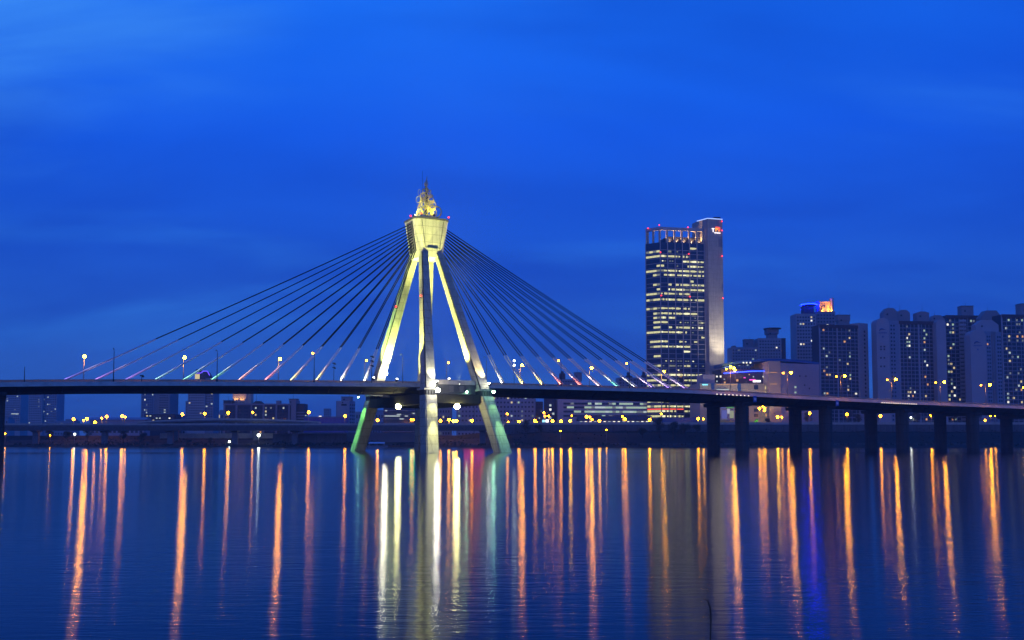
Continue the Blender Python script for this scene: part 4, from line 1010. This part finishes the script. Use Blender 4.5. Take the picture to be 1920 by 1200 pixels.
a3 = Building('apartment_slab', 'apartment slab with pitched roof house behind its round topped wall, beyond the pale blue balconies', 'apartment block', 1850, 900, G2)
end_wall(a3, 1819, 1848, 618, 888, 12, M['facade_pale']); wall_mark(a3, 1833, 643, 888)
f = a3.slab(1848.2, 892, 1877, 897, 622, 14, M['facade_blue'], 'side_wall'); a3.grid(f, f['W']*.03, f['W']*.3, f['z0']+3, f['zt']-3, 2, 24, .5, .45, .04, MIX); a3.grid(f, f['W']*.7, f['W']*.98, f['z0']+3, f['zt']-3, 2, 24, .6, .5, .02, MIX)
for k in (.4, .56): a3.pilaster(f, f['W']*k, 1.5, M['facade_grey'], .8)
house_on_roof(a3, 1829, 1872, 600, 898, 624, M['facade_pale'], 9, .35); house_on_roof(a3, 1838, 1880, 582, 912, 622, M['facade_grey'], 10, .35); a3.done()

a4 = Building('apartment_slab', 'apartment slab cut by the picture edge at the end of the long row', 'apartment block', 1940, 905, G2)
balcony_block(a4, 1877.5, 898, 1990, 906, 591, 14, 27, 13, (1, 3, 9), (.0, .36, .7, 1.0), .05)
house_on_roof(a4, 1913, 1940, 570, 910, 592, M['facade_grey'], 9); a4.done()

# --- low lit white office with strip windows, and neighbours behind the cables
wo = Building('white_office', 'long white office with four strips of greenish lit windows under the bridge deck', 'office', 1130, 860)
f = wo.slab(1046, 856, 1215, 868, 747, 26, M['facade_pale'])
for y, hq, pl in ((757,3.6,.3),(764,3.6,.85),(772,3.6,.75),(780,3.4,.15)):
    z = ZP(y, 862, 1130); n_ = 24
    a0_, a1_ = f['W']*.06, f['W']*.985
    for i in range(n_):
        k = 'glass_dark' if wo.rnd.random() > pl*(1.2 if i > 5 else .4) else wo.rnd.choice(['w2','w2','w1','w4'])
        wo.w(f, a0_+(a1_-a0_)*(i+.5)/n_, z, (a1_-a0_)/n_*.97, hq*.468, k)
f2 = wo.slab(1028, 858, 1041, 859, 744, 20, M['facade_dark'], 'stair_tower'); wo.grid(f2, .5, f2['W']-.5, f2['zt']-24, f2['zt']-2, 2, 6, .7, .5, .35, ['w5','w1']); wo.done()
hb_ = Building('apartment_block', 'wide dark apartment block with scattered lit windows behind the foot nearest the office tower', 'apartment block', 950, 880)
f = hb_.slab(856, 884, 1004, 880, 740, 16, M['facade_blue']); hb_.grid(f, 1, f['W']-1, f['z0']+2, f['zt']-1, 22, 9, .5, .4, .11, MIX)
f = hb_.slab(1004.3, 884, 1018, 884, 753, 14, M['facade_dark']); hb_.grid(f, .5, f['W']-.5, f['z0']+2, f['zt']-1, 3, 7, .6, .4, .1, MIX); hb_.done()
gb2 = Building('grey_block', 'plain grey block between the middle foot and the wide dark apartment block', 'building', 829, 890)
f = gb2.slab(817, 890, 846, 890, 752, 14, M['facade_grey']); gb2.grid(f, 1, f['W']-1, f['z0']+2, f['zt']-2, 5, 6, .5, .4, .06, MIX); gb2.done()
do = Building('dark_office', 'dark glass office with a few lit strips between the pylon feet', 'office', 752, 840)
f = do.slab(719, 838, 790, 842, 755, 18, M['glass_dark'])
for px, py, wq in ((748,777,8),(759,763.5,12),(732,780,22),(745,780,10),(775,775,6),(781,769,3),(753,785.5,8),(762,780,6),(724,770,4)): wpx(do, f, px, py, 839, wq, 1.9, 'w1')
for j in range(8): do.band(f, f['z0']+2+j*3.6, .4, 'floor_band', M['facade_blue'], .2)
do.done()
# the coloured signs under the deck whose reflections stand in the water
for px, wq, py, hq, key, lab in ((773,11,747,9,'sign_green','green neon sign on the dark office behind the beam of the middle leg'),(889,38,750,8,'sign_crimson','wide crimson neon sign on the roof of the wide dark apartment block behind the beam')):
    q = P(px, py, 836); th = thing('neon_sign', lab, 'neon sign', (q.x, q.y, q.z), 'coloured neon signs behind the pylon beam')
    k = 836/F; mb = MB(); mb.obox(Vector((0,-.2,0)), Vector((1,0,0)), Vector((0,-1,0)), wq*k/2, .15, hq*k/2); mb.build('sign_face', M[key], th)
    mb = MB(); mb.obox(Vector((0,.2,0)), Vector((1,0,0)), Vector((0,-1,0)), wq*k/2+.3, .2, hq*k/2+.3); mb.box(-.3,.3,.1,.5,-q.z+gz(q.x),0); mb.build('sign_back', M['darksteel'], th)
bt = Building('twin_roof_block', 'dark block with two rooftop towers showing above the deck among the office side cables', 'apartment block', 1068, 1000)
f = bt.slab(1047, 1000, 1090, 1000, 711, 18, M['facade_blue']); bt.grid(f, 1, f['W']-1, f['zt']-22, f['zt']-1, 8, 7, .55, .4, .08, ['w4','w4','w1'])
house_on_roof(bt, 1049, 1060, 700, 1004, 712, M['facade_dark'], 8); house_on_roof(bt, 1077, 1091, 699, 1004, 712, M['facade_grey'], 8); house_on_roof(bt, 1052, 1057, 696, 1008, 712, M['facade_dark'], 4); bt.done()
bt = Building('long_flat_block', 'pale long block showing above the deck just before the glass office tower', 'apartment block', 1188, 1000)
f = bt.slab(1158, 1000, 1222, 1000, 708, 18, M['facade_blue']); bt.grid(f, 1, f['W']-1, f['zt']-22, f['zt']-1, 9, 7, .6, .45, .05, ['w4','w1'])
for a in (.02, .2, .62, .98): bt.pilaster(f, f['W']*a, 1, M['facade_pale'])
for a, b_, y in ((1172,1186,704),(1201,1214,703)): house_on_roof(bt, a, b_, y, 1004, 709, M['facade_dark'], 8, .3)
house_on_roof(bt, 1176, 1181, 698, 1005, 706, M['facade_dark'], 4); house_on_roof(bt, 1205, 1210, 697, 1005, 706, M['facade_dark'], 4); bt.done()

# --- open river side: towers seen under and over the deck
h1 = Building('far_tower', 'hazy blue tower beside the end pier of the bridge', 'apartment tower', 26, 1500)
f = h1.slab(8, 1500, 40, 1500, 722, 24, M['facade_pale']); h1.grid(f, 1, f['W']-1, f['zt']-70, f['zt']-2, 8, 20, .6, .4, .05, ['w1','w4']); wpx(h1, f, 28, 776, 1500, 14, 1.6, 'w1'); h1.done()
h2 = Building('far_tower', 'hazy blue twin tower under the deck, wider than the tower at the end pier', 'apartment tower', 80, 1450)
f = h2.slab(54, 1450, 80, 1450, 727, 24, M['facade_pale']); h2.grid(f, 1, f['W']-1, f['zt']-64, f['zt']-2, 7, 18, .6, .4, .10, ['w4','w1'])
f = h2.slab(80.5, 1455, 108, 1455, 722, 24, M['facade_blue']); h2.grid(f, 1, f['W']-1, f['zt']-66, f['zt']-2, 7, 18, .6, .4, .10, ['w4','w1']); wpx(h2, f, 74, 746, 1454, 9, 1.8, 'w1'); h2.done()
h3 = Building('apartment_tower', 'grey tower under the deck rising behind a low block with lit windows', 'apartment tower', 292, 1050)
f = h3.slab(265, 1050, 290, 1052, 731, 20, M['facade_blue']); h3.grid(f, 1, f['W']-1, f['zt']-34, f['zt']-1, 6, 12, .5, .5, .09, ['w1','w4','w5'], (2,))
f = h3.slab(290.4, 1052, 319, 1050, 734, 20, M['facade_grey']); h3.grid(f, f['W']*.3, f['W']*.9, f['zt']-34, f['zt']-3, 4, 12, .7, .4, .04, ['w1','w4']); h3.done()
h4 = Building('low_block', 'low dark block with bright scattered windows in front of the grey tower', 'building', 300, 900)
f = h4.slab(271, 900, 329, 900, 776.5, 16, M['facade_dark']); h4.grid(f, 1, f['W']-1, f['zt']-11, f['zt']-.6, 9, 5, .5, .5, .28, ['w5','w1','w2','w0']); h4.done()
h5 = Building('roof_lit_tower', 'tower under the deck whose roof shows over it, outlined in violet neon', 'apartment tower', 375, 1000)
f = h5.slab(348, 1004, 357, 1004, 752, 18, M['facade_blue']); h5.grid(f, .4, f['W']-.4, f['zt']-26, f['zt']-1, 2, 8, .5, .5, .02, ['w1'])
f = h5.slab(353, 1000, 385, 1000, 712, 20, M['facade_pale']); h5.grid(f, .6, f['W']-.6, f['zt']-46, f['zt']-1.5, 7, 17, .6, .45, .01, ['w0'])
f = h5.slab(385.4, 1002, 401, 1002, 709, 20, M['facade_blue']); h5.grid(f, .4, f['W']-.4, f['zt']-46, f['zt']-1.5, 3, 17, .6, .45, .10, ['w1','w0'])
house_on_roof(h5, 367, 375, 692.5, 1006, 712, M['facade_dark'], 7); house_on_roof(h5, 377, 393, 697, 1004, 712, M['facade_dark'], 9, .45)
q = [P(362,702,1002.5),P(368,699.5,1002.5),P(376,699.5,1002.5),P(381,695.8,1002.5),P(388,695.8,1002.5),P(390,698,1002.5),P(393,704,1002.5)]
MB().tube(q, .5, 6).build('neon_outline', M['neon_violet'], h5.root, h5.o)
mb = MB(); q = P(370, 706, 1001); mb.obox(q, Vector((1,0,0)), Vector((0,-1,0)), 2.3, .3, 2.5); h5.part(mb, 'lit_bay', M['w0']); h5.done()
h6 = Building('apartment_slab', 'long low apartment slab under the deck with stair towers and a golden floodlit crown', 'apartment block', 495, 880)
f = h6.slab(419, 880, 560, 882, 757.5, 14, M['facade_dark'])
for a in (.0, .16, .36, .52, .69, .86): h6.pilaster(f, f['W']*a+1, 1.6, M['facade_grey'], .7)
h6.grid(f, f['W']*.18, f['W']*.34, f['z0']+4, f['zt']-2, 2, 8, .6, .5, .06, MIX)
h6.grid(f, 1.5, f['W']*.15, f['z0']+4, f['zt']-2, 4, 8, .6, .5, .14, MIX); h6.grid(f, f['W']*.38, f['W']*.85, f['z0']+4, f['zt']-2, 14, 8, .6, .5, .16, MIX)
h6.band(f, f['zt']-.4, 1.4, 'roof_edge', M['facade_grey'], .9)
f = h6.slab(546, 878, 555, 878, 750, 16, M['facade_grey'], 'stair_tower')
f = h6.slab(555.3, 881, 571, 881, 757, 14, M['facade_dark'])
for j in range(8): h6.band(f, f['z0']+5+j*2.6, 1.0, 'balcony', M['facade_grey'], .6)
house_on_roof(h6, 542, 557, 748.5, 884, 758, M['facade_grey'], 7, 0, .1); house_on_roof(h6, 518, 525, 751, 884, 758, M['facade_grey'], 6)
house_on_roof(h6, 419, 435, 751.5, 884, 758, M['facade_dark'], 7); house_on_roof(h6, 474, 492, 752, 884, 758, M['facade_dark'], 7, .5)
q0 = P(437, 738, 890); q1 = P(463, 755.5, 890)
mb = MB(); mb.box(q0.x, q1.x, 889, 899, q1.z-2, q0.z+3); mb.box(q1.x, q1.x+3.5, 890, 899, q1.z-2, q0.z+5); h6.part(mb, 'crown', M['gold_wall'])
for i, px in enumerate((439.5, 443.5, 451, 455.5)):
    p_ = P(px, 754.5, 887.6); wash(h6.root, h6.o, p_, Vector((p_.x, 889, p_.z+5)), 2600, (1,.52,.12), 70)
h6.done()
wh = Building('warehouse', 'long dark blue warehouse with flat roof behind the viaduct', 'warehouse', 608, 760)
f = wh.slab(570, 760, 647, 760, 781.5, 16, surf('blue_cladding', (.02,.05,.32), .5, .2, .2)); wh.band(f, f['zt']-.3, .9, 'roof_edge', M['roof_blue'], .3)
for i in range(11): wh.pilaster(f, f['W']*i/10, .25, M['roof_blue'], .15, name='cladding_rib')
wpx(wh, f, 600, 780.5, 759, 5, 1.6, 'w5'); wpx(wh, f, 573, 779, 759, 3, 1.4, 'w1'); wh.done()
sb = Building('far_block', 'small far blue block showing above the blue warehouse', 'building', 613, 1500)
f = sb.slab(607, 1500, 618.5, 1500, 766, 12, M['facade_blue']); sb.grid(f, .5, f['W']-.5, f['zt']-14, f['zt']-.8, 3, 4, .5, .4, .0, ['w4']); sb.done()
pb_ = Building('pale_block', 'pale blank walled apartment block with rooftop hut beside the blue warehouse', 'apartment block', 650, 930)
f = pb_.slab(632, 930, 655, 932, 751.5, 16, M['facade_pale']); f2 = pb_.slab(655.3, 933, 666, 945, 752, 14, M['facade_blue'], 'side_wall'); pb_.grid(f2, .5, f2['W']-.5, f2['z0']+3, f2['zt']-2, 3, 9, .5, .5, .03, MIX)
house_on_roof(pb_, 640, 659, 744.5, 936, 753, M['facade_grey'], 8); wpx(pb_, f, 642.5, 754.6, 930, 2.4, 2.4, 'glass_dark'); wpx(pb_, f, 645, 759, 930, 10, 3.5, 'glass_dark'); pb_.done()
ls = Building('low_shed', 'low dark shed with shallow roof between the hazy towers and the grey tower', 'shed', 240, 860)
f = ls.slab(168, 860, 271, 860, 787, 14, M['facade_blue']); mb = MB(); q = f
mb.loft([[f['A']+Vector((x, y, f['zt']+z)) for y, z in ((-1,0),(7,2.2),(15,0),(7,-.3))] for x in (-1, f['W']+1)]); ls.part(mb, 'roof', M['facade_blue']); ls.grid(f, 1, f['W']-1, f['z0']+3, f['zt']-2, 12, 2, .6, .4, .1, ['w3','w0']); ls.done()
for a, b_, y, Yq, lab in ((102,140,789,1300,'row of low hazy roofs beside the hazy twin tower'),(402,420,772,1200,'small hazy block between the violet outlined tower and the low apartment slab'),(330,349,782,1100,'low hazy roof between the grey tower and the violet outlined tower'),(666,720,772,1150,'distant low blocks between the pale blank block and the dark office'),(0,16,785,1250,'low hazy roof at the foot of the end pier')):
    bq = Building('distant_building', lab, 'building', (a+b_)/2, Yq); f = bq.slab(a, Yq, b_, Yq, y, 16, M['facade_blue']); f3_ = bq.slab(a+(b_-a)*.55, Yq+3, b_-1, Yq+3, y-3, 12, M['facade_grey'], 'rear_wing', zbase=f['z0'])
    bq.grid(f, .5, f['W']-.5, f['z0']+4, f['zt']-1, max(3,int((b_-a)/5)), 3, .5, .4, .05, ['w4','w0']); bq.done()
# platform roof with lights by the white office
ps = Building('bus_station', 'low dark canopy with a row of white lights in front of the white office', 'shelter', 1150, 780)
a, b_ = P(1083, 786, 775), P(1224, 786, 775)
mb = MB(); mb.loft([[Vector((x, 775+y, a.z+z)) for y, z in ((-3,-1.2),(6,2.6),(15,-1.2),(6,1.6))] for x in (a.x, b_.x)]); ps.part(mb, 'roof', M['facade_dark'])
for i in range(9):
    x = a.x + (b_.x-a.x)*(i+.5)/9; mb = MB(); mb.box(x-.25, x+.25, 779, 779.5, 15, a.z); ps.part(mb, 'post', M['steel'])
for i in range(16):
    x = a.x + (b_.x-a.x)*(i+.7)/16; mb = MB(); mb.box(x-.9, x+.9, 772.6, 773.0, a.z-2.2, a.z-1.6); ps.part(mb, 'ceiling_light', M['w5'] if i % 3 else M['w1'])
mb = MB(); mb.box(P(1224,0,783).x, P(1300,0,783).x, 783, 783.4, 16, ZP(783, 783)); ps2 = mb.build('hoarding', M['roof_blue']); tag(ps2, 'plain blue hoarding in front of the office tower foot', 'hoarding')
sc_ = P(1023, 790, 760); th = thing('lit_sign', 'small white and cyan lit sign at road level beside the white office', 'sign', (sc_.x, 760, gz(sc_.x)))
mb = MB(); mb.box(-2.6,-.1,-.1,.1,sc_.z-gz(sc_.x)-1,sc_.z-gz(sc_.x)+1.2); mb.build('sign_face', M['sign_cyan'], th); mb = MB(); mb.box(.1,2.4,-.1,.1,sc_.z-gz(sc_.x)-1,sc_.z-gz(sc_.x)+1.4); mb.build('sign_face', M['sign_white'], th)
mb = MB(); mb.box(-.2,.2,.2,.5,0,sc_.z-gz(sc_.x)); mb.build('post', M['darksteel'], th)

# moored barge roof by the viaduct and embankment walls
p = P(707, 829, 664); th = thing('moored_boat', 'small pale roofed boat moored at the far bank between the pylon feet', 'boat', (p.x, 664, 0))
mb = MB(); mb.loft([[Vector((x, y*k, z)) for x, y in ((-6.4,-1),(5.8,-1.4),(7.4,0),(5.8,1.4),(-6.4,1))] for z, k in ((-.3,1.2),(.9,1.6))]); mb.build('hull', M['facade_blue'], th)
mb = MB(); mb.loft([[Vector((x, y, z)) for y, z in ((-1.6,2.4),(0,3.2),(1.6,2.4),(0,2.9))] for x in (-5.6, 5.2)]); mb.build('roof', M['plate_white'], th)
mb = MB(); [mb.box(x-.1, x+.1, y-.1, y+.1, .9, 2.5) for x in (-5.2,0,4.8) for y in (-1.3,1.3)]; mb.build('roof_post', M['steel'], th)
ew = MB(); q0, q1 = P(512, 830, 700), P(650, 830, 700); ew.box(q0.x, q1.x, 699, 700, 1, ZP(813, 700)); tag(ew.build('embankment_wall', M['via']), 'plain concrete embankment wall under the viaduct beside the pylon foot', 'wall')
ew = MB(); q0, q1 = P(545, 830, 697), P(800, 830, 697); ew.box(q0.x, q1.x, 705, 706, 1, ZP(811, 705)); tag(ew.build('embankment_wall', M['facade_blue']), 'longer dark embankment wall running behind the pylon feet', 'wall')
lr = MB(); q0, q1 = P(300, 812, 722), P(520, 812, 722); zr_ = ZP(815.5, 722)  # added pale wall standing in for the car light trails
lr.box(q0.x, q1.x, 722, 722.4, 6, zr_+1.2); tag(lr.build('light_trail_wall', M['parapet']), 'pale wall added on the lower road under the viaduct for car light trails', 'wall')

# ------------------------------------------------------------------ street lamps of the far bank
def far_proto(key, r):
    th = thing('street_lamp', 'x', 'street lamp', (0,0,-60), 'street lamps on the far bank')
    mb = MB(); mb.tube([(0,0,-9),(0,0,-.1)], [.14,.08], 6); mb.build('post', M['steel'], th)
    mb = MB(); mb.loft([[Vector((x, y, z)) for y, z in ((-.3,.25),(.3,.25),(.18,.5),(-.18,.5))] for x in (-.7,.7)]); mb.build('lamp_head', M['darksteel'], th)
    MB().ball((0,0,0), r, 8, 6).build('lens', M[key], th)
    return th
FP = {'o':far_proto('sodium_far', .62), 'O':far_proto('sodium_far', .95), 'y':far_proto('amber_far', .85), 'w':far_proto('white_far', .6), 'W':far_proto('white_far', 1.0), 's':far_proto('sodium_far', .42)}
far = [(10,813,'s'),(138,786,'O'),(157,788,'o'),(163,785,'O'),(178,792,'O'),(191,784,'o'),(200,781,'O'),(229,780,'O'),(235,782,'o'),(342,777,'O'),(384,775.5,'O'),(428,774,'O'),(428,787,'w'),(474,773,'o'),(579,773,'O'),(647,780,'O'),(663,797,'o'),(708,788,'O'),(706,795,'s'),(771,787,'o'),(775,787,'o'),(819,790,'o'),(826,789,'O'),(842,787,'O'),(850,789.5,'y'),(856,789,'y'),(885,789,'O'),(936,790,'O'),(953,791.5,'o'),(973,791,'O'),(951,776,'o'),(1003,789,'O'),(1006,792,'o'),(1020,774,'o'),(1022,780,'o'),(1029,780,'o'),(1036,789.5,'O'),(1052,790,'O'),(1069,789,'y'),(1072,779,'s'),(1100,781.5,'O'),(1106,782,'o'),(1110,787,'o'),(1124,789,'O'),(1167,781,'o'),(1172,786,'O'),(1172,800,'y'),(1201,799.5,'s'),(1213,798.5,'s'),(1218,787,'O'),(1240,776,'o'),(1309,785,'O'),(1319,785.5,'o'),(1424,766,'O'),(1430,762,'o'),(1434,765,'o'),(1433,770,'o'),(1458,782,'y'),(1466,782,'o'),(1477,766,'O'),(1518,775,'O'),(1556,782,'O'),(1588,777,'O'),(1651,780,'O'),(1708,783,'w'),(1746,778.5,'O'),(1752,780,'s'),(1847,788,'o'),(1857,778,'O'),(1866,778.5,'o'),(140,814,'w'),(430,828,'w'),(485,816,'W'),(1051,808,'s'),(1137,806,'s'),(94,816,'s'),(1370,688,'y'),(1378,694,'y')]
fused = {}
far.sort()
LAND = [(0,'the end pier'),(110,'the hazy twin tower'),(265,'the grey tower'),(345,'the violet outlined tower'),(419,'the low apartment slab'),(570,'the blue warehouse'),(632,'the pale blank block'),(700,'the dark office'),(805,'the grey block'),(860,'the wide dark apartment block'),(1010,'the white office'),(1085,'the bus station canopy'),(1225,'the office tower'),(1330,'the advertising panel'),(1400,'the shopping hall'),(1500,'the slim tower'),(1540,'the lone dark slab'),(1640,'the long apartment row')]
CN = {'o':'small orange','O':'orange','y':'bright amber','w':'small white','W':'bright white','s':'tiny orange'}
byl = {}
for px, py, k in far:
    lm = [n_ for x_, n_ in LAND if x_ <= px][-1]
    byl.setdefault((k, lm), []).append((px, py))
for px, py, k in far:
    lm = [n_ for x_, n_ in LAND if x_ <= px][-1]; lst = byl[(k, lm)]; i = lst.index((px, py))
    NUM = {2:'two',3:'three',4:'four',5:'five',6:'six',7:'seven'}
    lab = CN[k] + ' street lamp before ' + lm + ('' if len(lst) == 1 else ', ' + ORD[i] + ' of ' + NUM[len(lst)] + (' toward the tower' if px < 1225 else ' away from the tower'))
    Yq = 735 if px < 1225 else 752
    if py > 803 : Yq = 700
    if 'shopping' in lm or 'advert' in lm: Yq = 775
    if (px, py) in ((1370,688),(1378,694)): Yq = YM + 5
    loc = P(px, py, Yq)
    if k not in fused:
        fused[k] = 1; FP[k].location = loc; FP[k]['label'] = lab
    else: dup(FP[k], loc, 0, lab)

# ------------------------------------------------------------------ trees and bank growth
M['leaf_a'] = surf('dark_leaves', (.028,.040,.020), .8, .35, .5); M['leaf_b'] = surf('bush_leaves', (.020,.026,.014), .8, .35, .5); M['bark'] = surf('bark', (.06,.045,.035), .9, .3, 2)
M['leaf_lit'] = surf('lamplit_leaves', (.08,.30,.03), .7, .3, .6)  # brighter copy of the leaves, lamplight put into the colour
def crown_mesh(seed, h, rad, n=1500, leafmat='leaf_a'):
    rn = random.Random(seed); mb = MB(); clumps = []
    for i in range(11):
        a = rn.uniform(0, 6.28); rr_ = rad*rn.uniform(.1,.75); z = h*rn.uniform(.38,.92)
        clumps.append((Vector((rr_*math.cos(a)*(1.15-z/h*.6), rr_*math.sin(a)*(1.15-z/h*.6), z)), rad*rn.uniform(.28,.5)))
    for i in range(n):
        c_, r_ = clumps[i % len(clumps)]
        d = Vector((rn.gauss(0,1), rn.gauss(0,1), rn.gauss(0,1))).normalized() * r_ * rn.uniform(.35,1.12)**.6
        p_ = c_ + Vector((d.x, d.y, d.z*.8)); s_ = rn.uniform(.16,.42)
        x_ = Vector((rn.uniform(-1,1), rn.uniform(-1,1), rn.uniform(-.6,.6))).normalized(); y_ = x_.cross(Vector((rn.uniform(-1,1), rn.uniform(-1,1), rn.uniform(-1,1)))).normalized()
        mb.add([p_ - x_*s_, p_ - y_*s_*.5, p_ + x_*s_, p_ + y_*s_*.5], [(0,1,2,3)])
    return mb, clumps
def tree_proto(seed, h, rad, leafmat='leaf_a'):
    th = thing('tree', 'x', 'tree', (0,0,-70), 'dark trees on the far bank')
    mb, cl = crown_mesh(seed, h, rad, 1500); mb.build('crown', M[leafmat], th)
    tr = MB(); tr.tube([(0,0,-1.5),(.1,0,h*.3),(0,.1,h*.7)], [.32,.22,.08], 7)
    for c_, r_ in cl[:6]: tr.tube([Vector((.05,0,h*.28)), c_*.6 + Vector((0,0,h*.12)), c_], [.14,.09,.04], 5)
    tr.build('trunk', M['bark'], th); return th
TP = [tree_proto(1, 10, 4.6), tree_proto(2, 8, 4.2), tree_proto(3, 12, 4.4)]
tl = [(1236,704,1.0,2,'dark tree below the office tower, taller of a close pair'),(1262,700,1.05,0,'broad dark tree below the blue hoarding'),(1284,706,1.0,1,'dark tree below the office tower toward the bridge columns'),(1205,703,.8,1,'low dark tree before the bus station canopy end'),(1010,716,.7,1,'dark tree beside the small lit sign'),(985,716,.8,0,'dark tree before the wide apartment block'),(1306,712,.7,1,'small dark tree next to the first bridge column'),
 (95,705,.75,0,'dark tree under the viaduct by the end pier'),(128,708,.8,1,'dark bushy tree under the viaduct before the hazy roofs'),(165,706,.7,2,'dark tree under the viaduct between two square piers'),(232,706,.75,0,'dark tree under the viaduct below the low shed'),(268,708,.7,1,'dark tree under the viaduct below the grey tower'),(355,684,.42,1,'small dark tree on the bank under the slip road'),(395,684,.42,0,'small rounded tree on the bank before the lower road'),
 (1395,768,.7,0,'dark tree before the shopping hall wall'),(1440,768,.6,1,'low dark tree before the shopping hall windows'),(1515,770,.85,0,'dark tree lit from above by a street lamp between bridge columns'),(1590,772,.8,2,'dark tree below the lone dark slab'),(1610,772,.7,0,'second dark tree below the lone dark slab'),(1690,775,.8,1,'dark tree below the first slab of the long row'),(1720,775,.9,0,'dark tree below the middle of the long row'),(1790,775,.9,2,'dark tree below the pale blue balconies'),(1835,775,.8,0,'dark tree below the third round topped wall'),(1890,775,.9,1,'dark tree at the far end of the long row')]
tu = set()
for px, Yq, s_, k, lab in tl:
    x = P(px, 800, Yq).x
    prf = prof
    def gh(x, y):
        for a_, b2 in zip(prof, prof[1:]):
            if y <= b2[0]:
                za = a_[1]*plateau(x) if a_[2] else a_[1]; zb2 = b2[1]*plateau(x) if b2[2] else b2[1]
                return za + (zb2-za)*(y-a_[0])/(b2[0]-a_[0])
        return plateau(x)
    loc = (x, Yq, gh(x, Yq) - .2); rz = (px*7.3) % 6.28
    if k not in tu: tu.add(k); o = TP[k]; o.location = loc; o.rotation_euler = (0,0,rz); o['label'] = lab
    else: o = dup(TP[k], loc, rz, lab)
    s_ *= 1.25; o.scale = (s_, s_, s_)
gt = tree_proto(9, 5, 2.2, 'leaf_lit'); gt.name = 'tree'; q = P(1418, 790, 766); gt.location = (q.x, 766, 16.3); gt['label'] = 'small bright green tree lit by a lamp between the bridge columns'; gt['group'] = 'lamp lit trees'
ld = bpy.data.lights.new('tree_lamp', 'SPOT'); ld.energy = 9000; ld.color = (.7,1,.3); ld.spot_size = R(80); ld.shadow_soft_size = .3
lo = bpy.data.objects.new('tree_lamp', ld); COL.objects.link(lo); lo.location = (q.x+2, 758, 17); lo.rotation_euler = (Vector((q.x,766,19))-Vector(lo.location)).to_track_quat('-Z','Y').to_euler()
# undergrowth along the bank
rn = random.Random(21); ug = MB()
for i in range(9000):
    x = rn.uniform(-420, 620); y = rn.choice((rn.uniform(670,684), rn.uniform(684,726)))
    if rn.random() < .35 and y > 690: continue
    k_ = math.sin(x*.11)+math.sin(x*.043+1.3)+math.sin(x*.31+.4)
    if k_ < rn.uniform(-1.8,.6): continue
    z = gh(x, y) + rn.uniform(0, 1.1+.7*max(0,k_)); s_ = rn.uniform(.3,.85)
    a = Vector((rn.uniform(-1,1), rn.uniform(-.4,.4), rn.uniform(-.5,.5))).normalized(); b_ = a.cross(Vector((rn.uniform(-.5,.5), 1, rn.uniform(-.5,.5)))).normalized()
    p_ = Vector((x, y, z)); ug.add([p_-a*s_, p_-b_*s_*.6, p_+a*s_, p_+b_*s_*.6], [(0,1,2,3)])
tag(ug.build('undergrowth', M['leaf_b']), 'dark undergrowth covering the far bank', 'undergrowth', kind='stuff')

# ------------------------------------------------------------------ reed in front of the camera
p0 = P(1331.5, 1215, 11.5); top = P(1330, 1150, 11.5); tip = P(1318, 1122, 11.5)
reed = thing('reed', 'single dry reed stalk bending over the near water', 'reed', (p0.x, p0.y, -.1)); ro = Vector((p0.x, p0.y, -.1))
pts = [Vector((p0.x-.01, p0.y, -.1)), p0, P(1332.5,1180,11.5), P(1333,1155,11.5), P(1331.5,1138,11.5), P(1327,1126,11.5), tip]
MB().tube(pts, [.008,.008,.008,.009,.011,.009,.003], 6).build('stalk', M['bark'], reed, ro)
pts = [P(1331.8,1160,11.5), P(1329,1151,11.5), P(1325,1150,11.5), P(1321,1156,11.5)]
MB().tube(pts, [.004,.006,.005,.001], 5).build('leaf', M['bark'], reed, ro)

HAZE = .00018
if HAZE:
    m = bpy.data.materials.new('haze'); m.use_nodes = True; t = m.node_tree; t.nodes.remove(t.nodes['Principled BSDF'])
    pv = t.nodes.new('ShaderNodeVolumePrincipled'); pv.inputs['Color'].default_value = (.72,.86,1,1); pv.inputs['Density'].default_value = HAZE; pv.inputs['Anisotropy'].default_value = .3
    t.links.new(pv.outputs[0], t.nodes['Material Output'].inputs['Volume'])
    hz = MB(); hz.box(-6100, 6100, -420, 9100, -4, 260); tag(hz.build('haze', m), kind='stuff')

for o in bpy.data.objects:
    if o.parent is None and o.get('label') and len(o['label'].split()) > 16: print('LONG', len(o['label'].split()), o.name, o['label'])
